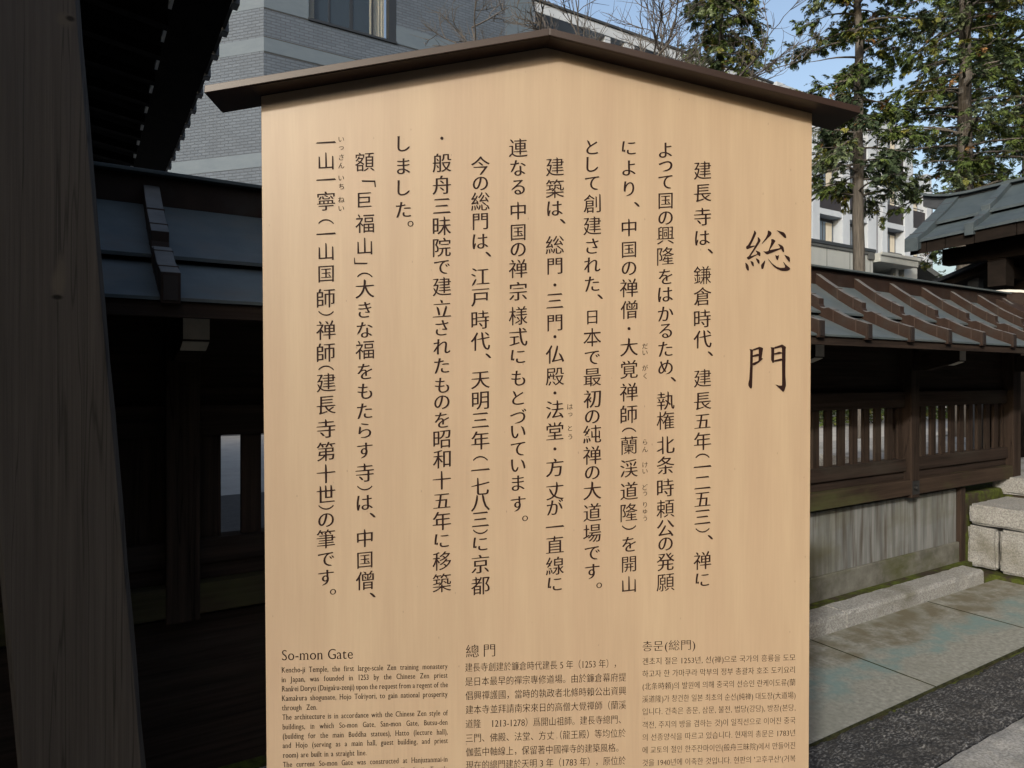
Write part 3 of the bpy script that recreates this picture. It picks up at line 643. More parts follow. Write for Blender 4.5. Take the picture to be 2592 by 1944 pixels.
# ------------------------------------------------------------------ white framed building at the right
def build_white():
    D = 26.0; B = (38, D, 0)
    T = thing('white_building', 'white concrete framed building with recessed balconies glimpsed behind the conifers', 'building', B)
    P = lambda nm, mb, mat, par=T, **k: mb.build(nm, mat, par, base=B, **k)
    cols = [(35.0, .35), (38.4, .38), (41.55, .40), (44.45, .5), (45.95, .32), (48.95, .55), (51.6, .34)]
    H = 19.0
    for c, h in cols:
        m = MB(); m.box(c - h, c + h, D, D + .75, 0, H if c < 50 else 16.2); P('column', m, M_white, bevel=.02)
    for z in (5.0, 8.4, 11.8, 15.2, 18.6):
        m = MB(); zz = min(z, 18.6)
        for (a, b), (c, e) in zip(cols, cols[1:]):
            if a == 44.45: continue
            if z > 16 and c > 50: continue
            m.box(a + b + .002, c - e - .002, D + .03, D + .75, zz, zz + .36)
        P('floor_beam', m, M_white)
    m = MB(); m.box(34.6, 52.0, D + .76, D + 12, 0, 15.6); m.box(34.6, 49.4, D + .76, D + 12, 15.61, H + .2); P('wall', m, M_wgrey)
    m = MB(); m.box(44.96, 45.62, D + .3, D + .75, 0, H); P('slot_wall', m, M_wgrey)
    m = MB(); m.box(52.0, 53.5, D + .7, D + 11, 0, 15.4); P('end_wall', m, M_wgrey)
    for (a, ha), (c, hc) in zip(cols, cols[1:]):
        if a == 44.45: continue
        for z in (5.36, 8.76, 12.16, 15.56):
            if z > 15 and c > 50: continue
            x0, x1 = a + ha + .01, c - hc - .01
            m = MB(); m.box(x0, x1, D + .64, D + .74, z, z + 2.9); f = P('window', m, M_frame)
            m = MB(); m.box(x0 + .08, x0 + (x1 - x0) * .48, D + .61, D + .63, z + .1, z + 2.8); m.box(x0 + (x1 - x0) * .52, x1 - .08, D + .61, D + .63, z + .1, z + 2.8); P('pane', m, M_sky_glass, f)
            m = MB(); n = 24; xa, xb = x0 + (x1 - x0) * .62, x0 + (x1 - x0) * .88
            for i in range(n):
                x = xa + (xb - xa) * i / (n - 1); o = .02 * math.sin(i * 1.6); m.v += [(x, D + .58 + o, z + .12), (x, D + .58 + o, z + 2.75)]
            m.f += [(2 * i, 2 * i + 2, 2 * i + 3, 2 * i + 1) for i in range(n - 1)]; m.mi += [0] * (n - 1); P('curtain', m, M_curtain2, f, fix=False)
            if a > 44 or z > 12:
                m = MB(); m.box(x0, x1, D + .10, D + .16, z + .0, z + 1.25); P('balcony_panel', m, M_brown)
            m = MB(); m.box(x0, x1, D + .20, D + .24, z + 1.42, z + 1.47); m.box(x0 + .3, x0 + .34, D + .20, D + .24, z + 1.2, z + 1.42); m.box(x1 - .34, x1 - .3, D + .20, D + .24, z + 1.2, z + 1.42); P('rail', m, M_frame)
M_sky_glass = mk('bright_glass', (.10, .13, .17), rough=.05, spec=1.0)
build_white()

def build_annex():
    D = 16.0; B = (23, D, 0)
    T = thing('annex_building', 'low grey-green panelled annex with a small canopied porch above the fence roof', 'building', B)
    P = lambda nm, mb, mat, par=T, **k: mb.build(nm, mat, par, base=B, **k)
    m = MB(); m.box(14, 27.4, D, D + 7, 0, 6.72); wl = P('wall', m, M_annex)
    m = MB(); m.box(13.9, 27.5, D - .08, D + 7, 6.722, 6.84); P('roof', m, M_trim)
    m = MB(); m.box(27.0, 27.5, D - .07, D, 6.42, 6.70); m.box(13.9, 27.5, D - .05, D + .0, 6.60, 6.718); P('fascia', m, M_annexd)
    m = MB()
    for x in (24.3, 25.8, 27.2): m.box(x - .012, x + .012, D - .006, D + .01, 0, 6.58)
    P('panel_joint', m, M_annexd)
    m = MB(); m.box(22.3, 24.05, D - .03, D + .02, 4.2, 5.35); f = P('window', m, M_annexd); m = MB(); m.box(22.4, 23.95, D - .045, D - .032, 4.3, 5.2); P('pane', m, M_sky_glass, f)
    # porch
    m = MB(); m.box(27.41, 31.0, D + 1.8, D + 6, 0, 6.3); P('porch_wall', m, M_annexd)
    m = MB(); m.box(27.42, 30.3, D - .3, D + 3.6, 6.32, 6.68); m.box(27.42, 30.4, D - .36, D - .3, 6.58, 6.72); P('canopy', m, M_annex, bevel=.02)
    m = MB(); m.box(27.5, 29.6, D + .9, D + 1.0, 0, 5.35); P('screen_wall', m, M_annex)
    m = MB(); m.box(29.62, 29.85, D + .3, D + .5, 0, 6.31); P('porch_post', m, M_annex)
    m = MB(); m.box(30.3, 31.35, D + .3, D + 6, 0, 6.45); P('end_wall', m, M_annex)
    m = MB(); m.box(31.36, 35.5, D + 1.2, D + 6, 0, 5.6); m.hexa([(31.3, D + .2, 6.6), (35.6, D + .2, 5.4), (35.6, D + 6, 5.4), (31.3, D + 6, 6.6)], [(31.3, D + .2, 6.85), (35.6, D + .2, 5.65), (35.6, D + 6, 5.65), (31.3, D + 6, 6.85)]); P('lean_to', m, M_annexd)
    for x in (31.9, 32.7):
        m = MB(); m.tube([(x, D + 1.05, 0), (x, D + 1.05, 4.75), (x, D + 1.05, 5.0)], [.14, .14, .13], 10); m.tube([(x, D + 1.05, 5.0), (x, D + 1.05, 5.4)], [.07, .07], 8); m.tube([(x, D + 1.05, 4.1), (x, D + 1.05, 4.18)], [.16, .16], 10); P('pipe', m, M_white)
    S = thing('wall_notice', 'small red and white notice on the grey annex wall by the porch', 'notice', (30.85, D + .27, 5.0))
    PS = lambda nm, mb, mat: mb.build(nm, mat, S, base=(30.85, D + .27, 5.0))
    m = MB(); m.box(30.57, 31.1, D + .26, D + .295, 5.05, 5.72); PS('red_panel', m, mk('red_paint', (.55, .03, .018), rough=.5))
    m = MB(); m.box(30.76, 30.92, D + .250, D + .259, 5.18, 5.60); PS('red_panel_mark', m, mk('orange_mark', (.75, .35, .20), rough=.5))
    m = MB(); m.box(30.6, 31.07, D + .262, D + .295, 4.52, 5.03); PS('white_panel', m, M_white)
    m = MB()
    for k in range(4): m.box(30.66, 31.0 - .05 * (k % 2), D + .256, D + .261, 4.60 + .1 * k, 4.63 + .1 * k)
    PS('small_print', m, M_wgrey)
build_annex()

# ------------------------------------------------------------------ trees
M_bark = mk('conifer_bark', (.075, .07, .064), (.155, .146, .134), (9, 9, .8), 3, 8, rough=.9, spec=.15, bump=.6, bscale=4, dist=.02)
M_bark2 = mk('bare_branch', (.085, .08, .078), (.155, .148, .142), (8, 8, 2), 3, 6, rough=.85, spec=.2)
def leafmat(n, c1, c2):
    m = mk(n, c1, c2, (1, 1, 1), 2.6, 4, rough=.65, spec=.25, k=.8); return m
M_leaf = [leafmat('scale_leaf_green', (.050, .085, .022), (.105, .150, .034)), leafmat('scale_leaf_dark', (.028, .050, .026), (.050, .080, .038)),
          leafmat('scale_leaf_yellow', (.095, .115, .024), (.155, .155, .032)), leafmat('scale_leaf_rust', (.14, .075, .03), (.20, .115, .04)), leafmat('scale_leaf_blue', (.075, .11, .055), (.13, .17, .09))]
def rot_to(d):
    return Vector(d).to_track_quat('X', 'Z').to_matrix()
def conifer(label, x, y, h, z0, zc1, rad, seed, lean=(0, 0), tr=.16, nbr=60, dens=1.0, bare=None):
    rg = np.random.default_rng(seed)
    T = thing('conifer_tree', label, 'tree', (x, y, 0), frame=I4, group='tall conifers beyond the fence')
    m = MB(); n = 26; pts = []; rad_ = []
    wob = np.cumsum(rg.normal(0, .012, (n, 2)), 0)
    for i in range(n):
        f = i / (n - 1); pts.append(Vector((lean[0] * f + wob[i, 0], lean[1] * f + wob[i, 1], h * f))); rad_.append(tr * (1 - f) ** .75 * (1 + .15 * math.exp(-f * 12)) + .012)
    m.tube(pts, rad_, 12)
    def trunk(z): 
        f = min(.999, z / h) * (n - 1); i = int(f); return pts[i].lerp(pts[i + 1], f - i)
    C = []; N = []; MI = []
    def spray(p, d, size, kind):
        # flat drooping fan of scale leaves: a stem with leaflets alternately on both sides
        M = rot_to(d); k = int(rg.integers(15, 24)); roll = rg.normal(0, .6)
        for j in range(k):
            s = (j + 1) / k; side = 1 if j % 2 else -1
            ax = s * size; ln = size * (.55 * (1 - s) + .22) * rg.uniform(.7, 1.2); ang = side * rg.uniform(.45, .95)
            dx, dy = math.cos(ang), math.sin(ang)
            wv = ln * rg.uniform(.20, .34); droop = -.18 * size * s * s - .10 * ln
            a = Vector((ax, 0, -.18 * size * s * s)); b = a + Vector((dx * ln, dy * ln, droop * .6)); c = a + Vector((dx * ln * .5 - dy * wv * .5, dy * ln * .5 + dx * wv * .5, droop * .3)); e = a + Vector((dx * ln * .5 + dy * wv * .5, dy * ln * .5 - dx * wv * .5, droop * .3))
            tw = rg.normal(0, .35)
            for q in (c, e): q.z += (1 if q is c else -1) * wv * tw
            C.append([p + M @ v for v in (a, e, b, c)]); MI.append(kind)
    for bi in range(nbr):
        z = z0 + (zc1 - z0) * ((bi + rg.uniform(0, 1)) / nbr); az = bi * 2.399 + rg.normal(0, .5)
        if bare and rg.random() < bare: leafy = False
        else: leafy = True
        L = rad * (.45 + .65 * rg.random()) * (1 - .35 * (z / h)); o = trunk(z)
        rise = rg.uniform(.0, .45); bp = [o]; dirv = Vector((math.cos(az), math.sin(az), rise)); k = 7
        for s in range(k):
            dirv = dirv + Vector((rg.normal(0, .13), rg.normal(0, .13), -.07 + rg.normal(0, .06))); bp.append(bp[-1] + dirv.normalized() * L / k)
        r0 = .012 + .012 * L; m.tube(bp, [r0 * (1 - .85 * s / k) for s in range(k + 1)], 5, cap=False)
        if not leafy and rg.random() < .6:
            continue
        base_kind = rg.choice([0, 0, 0, 1, 1, 4, 2, 0, 1, 0])
        for s in range(2, k + 1):
            for _ in range(int(rg.poisson(4.2 * dens * (.35 + s / k)))):
                side = rg.choice([-1, 1]); pd = (bp[s] - bp[s - 1]).normalized(); out = Vector((-pd.y, pd.x, 0)) * side
                twd = (pd * rg.uniform(.2, 1.0) + out * rg.uniform(.1, 1.0) + Vector((0, 0, rg.normal(-.12, .35)))).normalized()
                tl = rg.uniform(.10, .5) * (.6 + .25 * L); p1 = bp[s].lerp(bp[s - 1], rg.random()); p2 = p1 + twd * tl
                m.tube([p1, p2], [.006, .003], 3, cap=False)
                kind = int(base_kind if rg.random() < .6 else rg.choice([0, 1, 2, 4, 0, 1]))
                if rg.random() < .022: kind = 3
                for q in range(int(rg.integers(4, 7))):
                    dd = (twd + Vector(rg.normal(0, .5, 3)) + Vector((0, 0, -.3))).normalized()
                    spray(p1.lerp(p2, rg.uniform(.3, 1.05)), dd, rg.uniform(.075, .155), kind)
    m.build('trunk', M_bark, T, smooth=True)
    V = np.array([[tuple(v) for v in q] for q in C], dtype=np.float32).reshape(-1, 3)
    me = bpy.data.meshes.new('crown'); nq = len(C)
    me.vertices.add(nq * 4); me.vertices.foreach_set('co', V.ravel()); me.loops.add(nq * 4); me.polygons.add(nq)
    me.loops.foreach_set('vertex_index', np.arange(nq * 4, dtype=np.int32)); me.polygons.foreach_set('loop_start', np.arange(0, nq * 4, 4, dtype=np.int32))
    me.polygons.foreach_set('material_index', np.array(MI, dtype=np.int32)); me.update()
    for q in M_leaf: me.materials.append(q)
    me.validate()
    o = bpy.data.objects.new('crown', me); COL.objects.link(o); o.parent = T
    return nq
NQ = []
NQ.append(conifer('bushy green conifer just right of the sign peak, against the sky', 4.95, 16.2, 12.5, 6.2, 12.2, 1.45, 21, tr=.15, nbr=74, dens=.95))
NQ.append(conifer('conifer with a bare grey trunk beside the right end of the sign roof', 7.02, 14.0, 13.5, 5.2, 11.5, 1.6, 22, lean=(-.15, 0), tr=.13, nbr=84, dens=.95, bare=.22))
NQ.append(conifer('tallest conifer with a thick trunk rising behind the small gate roof', 9.1, 14.0, 15, 5.3, 12.0, 1.95, 23, lean=(.12, 0), tr=.175, nbr=96, dens=.95, bare=.24))
NQ.append(conifer('dense conifer cut off by the right edge of the picture', 11.6, 15.5, 14, 3.6, 12.0, 2.0, 24, tr=.17, nbr=78, dens=.8))
NQ.append(conifer('farther conifer filling the gap between the two bare trunks', 12.0, 18.5, 13, 7.0, 12.6, 1.9, 25, tr=.15, nbr=46, dens=.8))
NQ.append(conifer('low dark conifer seen under the eave of the small gate', 14.4, 21.5, 7.5, 1.0, 7.4, 2.2, 26, tr=.2, nbr=60, dens=.9))
print('leaf quads', NQ)
def bare_tree(label, x, y, seed, h0, spread, levels=5, size=1.0):
    rg = random.Random(seed)
    T = thing('bare_tree', label, 'tree', (x, y, 0), frame=I4, group='leafless trees before the brick building')
    m = MB()
    def grow(p, d, L, r, lev):
        pts = [p]; k = 5 if lev > 0 else 4; dd = d
        for i in range(k):
            dd = (dd + Vector((rg.gauss(0, .16), rg.gauss(0, .16), rg.gauss(.03, .10)))).normalized(); pts.append(pts[-1] + dd * L / k)
        m.tube(pts, [r * (1 - .55 * i / k) for i in range(k + 1)], 6 if lev > 2 else 4, cap=False)
        if lev == 0: return
        nb = rg.randint(3, 4) + (2 if lev <= 2 else 0)
        for b in range(nb):
            i = rg.randint(2, k); q = pts[i]; ax = Vector((rg.gauss(0, 1), rg.gauss(0, 1), rg.gauss(.15, .6))).normalized()
            nd = (dd * rg.uniform(.6, 1.1) + ax * rg.uniform(.55, 1.0)).normalized()
            if nd.z < -.15: nd.z *= -.5
            grow(q, nd, L * rg.uniform(.48, .72), r * .56, lev - 1)
    m.tube([(0, 0, 0), (.05, 0, h0 * .5), (0, .05, h0)], [.13, .11, .09], 10)
    for k in range(6):
        a = k * 1.05 + rg.uniform(-.3, .3); grow(Vector((0, .05, h0 * rg.uniform(.85, 1))), Vector((math.cos(a) * spread, math.sin(a) * spread, 1)).normalized(), rg.uniform(1.7, 2.4) * size, .045 * size, levels - 1)
    m.build('branches', M_bark2, T)
bare_tree('leafless grey tree spreading over the pale wing right of the sign peak', 1.25, 12.0, 7, 5.0, .95, 5, 1.15)
bare_tree('smaller leafless tree against the grey brick wall above the sign', -.15, 13.5, 12, 6.2, 1.1, 5, .55)

# ------------------------------------------------------------------ clipped hedge seen through the slats
def hedge(label, t0, t1, d0, d1, h, seed):
    T = thing('hedge', label, 'hedge', ((t0 + t1) / 2, (d0 + d1) / 2, 0))
    rg = np.random.default_rng(seed); n = int((t1 - t0) * 420)
    c = np.stack([rg.uniform(t0, t1, n), d0 + (d1 - d0) * rg.random(n) ** 1.6, h * rg.random(n) ** .7 * (1 + .12 * np.sin(rg.uniform(t0, t1, n) * 3))], 1)
    a = rg.normal(0, 1, (n, 3)); a /= np.linalg.norm(a, axis=1, keepdims=True); b = np.cross(a, rg.normal(0, 1, (n, 3))); b /= np.linalg.norm(b, axis=1, keepdims=True)
    s = rg.uniform(.05, .11, (n, 1)); V = np.stack([c - a * s, c - b * s * .6, c + a * s, c + b * s * .6], 1).reshape(-1, 3) - np.array([(t0 + t1) / 2, (d0 + d1) / 2, 0])
    me = bpy.data.meshes.new('foliage'); me.from_pydata(V.tolist(), [], [(4 * i, 4 * i + 1, 4 * i + 2, 4 * i + 3) for i in range(n)])
    for q in M_leaf[:3]: me.materials.append(q)
    me.polygons.foreach_set('material_index', rg.choice([0, 0, 1, 2], n).astype(np.int32))
    o = bpy.data.objects.new('foliage', me); COL.objects.link(o); o.parent = T
    m = MB(); mid = (d0 + d1) / 2
    for x in np.arange(t0 + .4, t1, 1.2): m.tube([(x - (t0 + t1) / 2, 0, 0), (x - (t0 + t1) / 2, 0, h * .8)], [.03, .015], 5)
    m.build('stems', M_bark2, T)
hedge('clipped green hedge across the forecourt, glimpsed through the fence slats', 14, 34, 13.9, 14.9, 1.25, 31)

# ------------------------------------------------------------------ writing: glyph outlines reshaped towards brush, print and serif hands
def cr(a,b): return a[0]*b[1]-a[1]*b[0]
_tc=None; _ts=None
def raw(ch):
    """outline loops of one character from Blender's own built-in text font"""
    global _tc, _ts
    if _tc is None:
        _ts=bpy.data.scenes.new('glyph_bench'); c=bpy.data.curves.new('tmp_text','FONT'); _tc=bpy.data.objects.new('tmp_text',c); _ts.collection.objects.link(_tc)
    _tc.data.body=ch
    vl=_ts.view_layers[0]; vl.update()
    dg=vl.depsgraph; ev=_tc.evaluated_get(dg)
    cu=ev.to_curve(dg); loops=[]
    for s in cu.splines:
        pts=[(np.array(p.handle_left[:2]),np.array(p.co[:2]),np.array(p.handle_right[:2])) for p in s.bezier_points]
        out=[]
        n=len(pts)
        for i in range(n):
            a=pts[i];b=pts[(i+1)%n]
            d=np.linalg.norm(b[1]-a[1])
            c1=a[2];c2=b[0]
            dev=abs(cr(c1-a[1],b[1]-a[1]))+abs(cr(c2-a[1],b[1]-a[1]))
            k=1 if dev<1e-5*max(d,1e-6)+1e-7 else (4 if d>.12 else 3)
            for j in range(k):
                t=j/k
                out.append(a[1]*(1-t)**3+3*c1*t*(1-t)**2+3*c2*t*t*(1-t)+b[1]*t**3)
        # drop doubles
        q=[out[0]]
        for p in out[1:]:
            if np.linalg.norm(p-q[-1])>2e-3: q.append(p)
        if np.linalg.norm(q[0]-q[-1])<2e-3: q.pop()
        loops.append(np.array(q))
    ev.to_curve_clear()
    return loops
def area(l):
    x,y=l[:,0],l[:,1]; return .5*np.sum(x*np.roll(y,-1)-np.roll(x,-1)*y)
def normals(l):
    e=np.roll(l,-1,0)-l; L=np.linalg.norm(e,axis=1,keepdims=True); e=e/np.maximum(L,1e-9)
    n=np.stack([e[:,1],-e[:,0]],1)
    m=n+np.roll(n,1,0); ml=np.linalg.norm(m,axis=1,keepdims=True)
    m=m/np.maximum(ml,.35)
    return e,L[:,0],n,m
def orient(loops):
    # outward normals: sign by nesting depth
    def inside(p,l):
        x,y=l[:,0],l[:,1];x2,y2=np.roll(x,-1),np.roll(y,-1)
        c=((y>p[1])!=(y2>p[1]))&(p[0]<(x2-x)*(p[1]-y)/(y2-y+1e-12)+x)
        return c.sum()%2==1
    out=[]
    for i,l in enumerate(loops):
        dep=sum(inside(l[0],m) for j,m in enumerate(loops) if j!=i)
        a=area(l)
        want=1 if dep%2==0 else -1
        if a*want<0: l=l[::-1].copy()
        out.append(l)
    return out
def brush(loops,hx=-.015,hy=.004,rise=.075,cs=1.0):
    """brush-written look: thin level strokes, slant them, point and swell the stroke ends"""
    res=[]
    per=sum(np.linalg.norm(np.roll(l,-1,0)-l,axis=1).sum() for l in loops)
    hx+=min(1,max(0,(per-8.5)/5))*max(0,.001-hx)          # crowded characters keep their gaps open
    for l in orient(loops):
        e,L,n,m=normals(l); N=len(l)
        new=l.copy()
        new[:,0]-=m[:,0]*hx; new[:,1]-=m[:,1]*hy
        if N>3:
            for i in range(N):
                j=(i+1)%N; k=(i-1)%N
                if .03<L[i]<.10 and np.dot(e[k],e[j])<-.8 and L[k]>.5*L[i] and L[j]>.5*L[i] and cr(e[k],e[i])>.2 and cr(e[i],e[j])>.2:
                    d=n[i]; a=math.degrees(math.atan2(d[1],d[0]))
                    mid=(new[i]+new[j])/2
                    if -20<a<20:      # end of a level stroke: heavy, slanted
                        up=i if l[i][1]>l[j][1] else j; dn=j if up==i else i
                        new[up]=mid+np.array([-.022,.036])*cs; new[dn]=mid+np.array([.018,-.020])*cs
                    elif a>160 or a<-160:
                        up=i if l[i][1]>l[j][1] else j; dn=j if up==i else i
                        new[up]=mid+np.array([.014,.024])*cs; new[dn]=mid+np.array([-.012,-.012])*cs
                    elif 65<a<=120:
                        le=i if l[i][0]<l[j][0] else j; ri=j if le==i else i
                        new[le]=mid+np.array([-.040,.016]); new[ri]=mid+np.array([.024,-.026])
                    elif -115<a<-65:
                        new[i]=mid+(new[i]-mid)*.85; new[j]=mid+(new[j]-mid)*.85
                        le=i if l[i][0]<l[j][0] else j
                        new[le]+=np.array([.0,-.018])
                    elif -160<=a<=-115:   # left-falling sweep
                        new[i]=mid+(new[i]-mid)*.12+d*.02; new[j]=mid+(new[j]-mid)*.12+d*.02
                    elif -65<=a<=-20:     # right-falling sweep
                        up=i if l[i][1]>l[j][1] else j; dn=j if up==i else i
                        new[up]=mid+d*.035+np.array([.02,.012]); new[dn]=mid+(new[dn]-mid)*1.1-d*.015
                    else:
                        new[i]=mid+(new[i]-mid)*.45; new[j]=mid+(new[j]-mid)*.45
        new[:,1]+=(new[:,0]-.5)*rise
        res.append(new)
    return res
def thin(loops,hx=.004,hy=.012):
    res=[]
    for l in orient(loops):
        e,L,n,m=normals(l); new=l.copy(); new[:,0]-=m[:,0]*hx; new[:,1]-=m[:,1]*hy; res.append(new)
    return res
def serif(loops,hx=.0,hy=.014,s=.045,t=.022):
    res=[]
    for l in orient(loops):
        e,L,n,m=normals(l); N=len(l); new=l.copy()
        new[:,0]-=m[:,0]*hx; new[:,1]-=m[:,1]*hy
        out=[]
        for i in range(N):
            j=(i+1)%N;k=(i-1)%N;kk=(i-2)%N
            capi=.03<L[i]<.13 and abs(n[i][1])>.98 and abs(e[k][1])>.985 and abs(e[j][1])>.985 and e[k][1]*e[j][1]<0 and L[k]>.08 and L[j]>.08
            capk=.03<L[k]<.13 and abs(n[k][1])>.98 and abs(e[kk][1])>.985 and abs(e[i][1])>.985 and e[kk][1]*e[i][1]<0 and L[kk]>.08 and L[i]>.08
            p=new[i]
            if capi:
                dx=-np.sign(e[i][0])*s; dy=np.sign(n[i][1])
                out+= [p-np.array([0,dy*t*2.0]), p+np.array([dx*.4,-dy*t*1.1]), p+np.array([dx,-dy*t]), p+np.array([dx,0])]
            elif capk:
                dx=np.sign(e[k][0])*s; dy=np.sign(n[k][1])
                out+= [p+np.array([dx,0]), p+np.array([dx,-dy*t]), p+np.array([dx*.4,-dy*t*1.1]), p-np.array([0,dy*t*2.0])]
            else: out.append(p)
        res.append(np.array(out))
    return res
def fill(loops):
    cu=bpy.data.curves.new('tmp_fill','CURVE'); cu.dimensions='2D'; cu.fill_mode='FRONT'
    for l in loops:
        s=cu.splines.new('POLY'); s.points.add(len(l)-1)
        s.points.foreach_set('co',np.concatenate([l,np.zeros((len(l),1)),np.ones((len(l),1))],1).ravel()); s.use_cyclic_u=True
    o=bpy.data.objects.new('tmp_fill',cu)
    _ts.collection.objects.link(o); vl=_ts.view_layers[0]; vl.update(); dg=vl.depsgraph
    me=bpy.data.meshes.new_from_object(o.evaluated_get(dg))
    v=np.zeros(len(me.vertices)*3); me.vertices.foreach_get('co',v)
    f=[tuple(p.vertices) for p in me.polygons]
    bpy.data.objects.remove(o); bpy.data.curves.remove(cu); bpy.data.meshes.remove(me)
    return v.reshape(-1,3)[:,:2],f

# ------------------------------------------------------------------ the sign board
SX, STH, SPH, SRO, SW, SZE, SZA = 0.06753123, 0.08720119, 0.01648729, 0.00364656, 1.07653722, 0.53103453, 0.64141218
_e = Vector((math.cos(STH), math.sin(STH), 0)); _n = Vector((-math.sin(STH), math.cos(STH), 0))
_u = Vector((0, 0, 1)) * math.cos(SPH) - _n * math.sin(SPH)
SE = (_e * math.cos(SRO) + _u * math.sin(SRO)); SU = (_u * math.cos(SRO) - _e * math.sin(SRO)); SN = SU.cross(SE)
SN = -SN if SN.y < 0 else SN
SC0 = Vector((SX, 1.35, 1.6))
SM = Matrix(((SE.x, SN.x, SU.x, 0), (SE.y, SN.y, SU.y, 0), (SE.z, SN.z, SU.z, 0), (0, 0, 0, 1)))
SM.translation = SC0 - SU * 1.6
def board(px, py):
    """the point of the board (across, up from eye level) where a ruler laid on the photograph meets it"""
    d = Vector(((px - 1296) / 1750, 1, (958 - py) / 1750)); c = SC0 - Vector((0, 0, 1.6))
    k = c.dot(SN) / d.dot(SN); p = d * k - c
    return p.dot(SE), p.dot(SU)
PX = 1.35 / 1750
M_board = mk('sign_wood', (.530, .400, .272), (.585, .453, .308), (15, 1, 1.5), 1, 3, rough=.42, spec=.5, lo=.36, hi=.64,
             c3=(.540, .398, .275), s3=(5, 1, .8), lo3=.46, hi3=.78, bump=.05, bscale=60, dist=.0005)
def _fine_grain(m):
    """dense thin growth lines and a few dark specks in the planed cypress"""
    t = m.node_tree; b = t.nodes['Principled BSDF']; src = b.inputs['Base Color'].links[0].from_socket
    tc = t.nodes.new('ShaderNodeTexCoord')
    mp = t.nodes.new('ShaderNodeMapping'); mp.inputs['Scale'].default_value = (260, 1, 9); t.links.new(tc.outputs['Object'], mp.inputs[0])
    n = t.nodes.new('ShaderNodeTexNoise'); n.inputs['Scale'].default_value = 1; n.inputs['Detail'].default_value = 5; t.links.new(mp.outputs[0], n.inputs['Vector'])
    r = t.nodes.new('ShaderNodeMapRange'); r.inputs[1].default_value = .3; r.inputs[2].default_value = .7; r.inputs[3].default_value = .965; r.inputs[4].default_value = 1.03
    t.links.new(n.outputs['Fac'], r.inputs[0])
    mp2 = t.nodes.new('ShaderNodeMapping'); mp2.inputs['Scale'].default_value = (45, 1, 18); t.links.new(tc.outputs['Object'], mp2.inputs[0])
    v = t.nodes.new('ShaderNodeTexVoronoi'); v.inputs['Scale'].default_value = 1; t.links.new(mp2.outputs[0], v.inputs['Vector'])
    r2 = t.nodes.new('ShaderNodeMapRange'); r2.inputs[1].default_value = .03; r2.inputs[2].default_value = .055; r2.inputs[3].default_value = .72; r2.inputs[4].default_value = 1.0
    t.links.new(v.outputs['Distance'], r2.inputs[0])
    mu = t.nodes.new('ShaderNodeMath'); mu.operation = 'MULTIPLY'; t.links.new(r.outputs[0], mu.inputs[0]); t.links.new(r2.outputs[0], mu.inputs[1])
    mx = t.nodes.new('ShaderNodeMix'); mx.data_type = 'RGBA'; mx.blend_type = 'MULTIPLY'; mx.inputs[0].default_value = 1
    t.links.new(src, mx.inputs[6]); t.links.new(mu.outputs[0], mx.inputs[7]); t.links.new(mx.outputs[2], b.inputs['Base Color'])
_fine_grain(M_board)
M_ink = mk('sign_ink', (.026, .010, .008), rough=.6, spec=.15)
M_cap = mk('sign_roof_metal', (.034, .019, .015), (.043, .025, .020), (3, 3, 3), 4, rough=.40, spec=.45)

def build_sign():
    T = thing('information_sign', 'tall pale wooden notice board with black Japanese writing under a small brown gabled roof', 'sign board', frame=SM)
    hw = SW / 2; Z0 = 1.6
    m = MB(); m.prism([(-hw, Z0 - 1.02), (hw, Z0 - 1.02), (hw, Z0 + SZE), (0, Z0 + SZA), (-hw, Z0 + SZE)], lambda p, q, a: (p, a, q), 0.0, .03)
    panel = m.build('panel', M_board, T, bevel=.0012)
    sl = (SZA - SZE) / hw; tip = .619; th = .0135
    m = MB()
    for s in (-1, 1):
        lo = [(0, Z0 + SZA + .0008), (s * (tip + (.006 if s < 0 else -.008)), Z0 + SZA - sl * tip + .0008)]
        m.prism([lo[0], lo[1], (lo[1][0] - s * .001, lo[1][1] + th), (0, lo[0][1] + th)], lambda p, q, a: (p, a, q), -.048, .052)
        # thin turned-up sheet lip along the front and the wider middle sheet under it
        m.prism([(s * .0, lo[0][1] - .0008), (s * .545, lo[0][1] - sl * .545 - .0008), (s * .545, lo[0][1] - sl * .545 + .001), (0, lo[0][1] + .001)], lambda p, q, a: (p, a, q), -.0445, -.0015)
    m.build('roof', M_cap, T, bevel=.0012)
    m = MB(); m.box(-.40, -.33, .031, .101, -.25, Z0 + .45); m.build('leg', M_cap, T, bevel=.003)
    m = MB(); m.box(.33, .40, .031, .101, -.25, Z0 + .45); m.build('leg', M_cap, T, bevel=.003)
    return T, panel
SIGN, PANEL = build_sign()

class Text:
    def __init__(s): s.v = []; s.f = []
    def put(s, ch, style, cx, cy, sx, sy, mode='ink', rot=0):
        v, f, bb = glyph(ch, style)
        if mode == 'ink': ox, oy = (bb[0] + bb[1]) / 2, (bb[2] + bb[3]) / 2
        else: ox, oy = 0, 0
        b = len(s.v)
        for x, y in v:
            x -= ox; y -= oy
            if rot: x, y = y * rot, -x * rot
            s.v.append((cx + x * sx, -.0007, 1.6 + cy + y * sy))
        s.f += [tuple(i + b for i in q) for q in f]
    def build(s, name):
        me = bpy.data.meshes.new(name); me.from_pydata(s.v, [], s.f); me.materials.append(M_ink)
        o = bpy.data.objects.new(name, me); COL.objects.link(o); o.parent = PANEL; return o

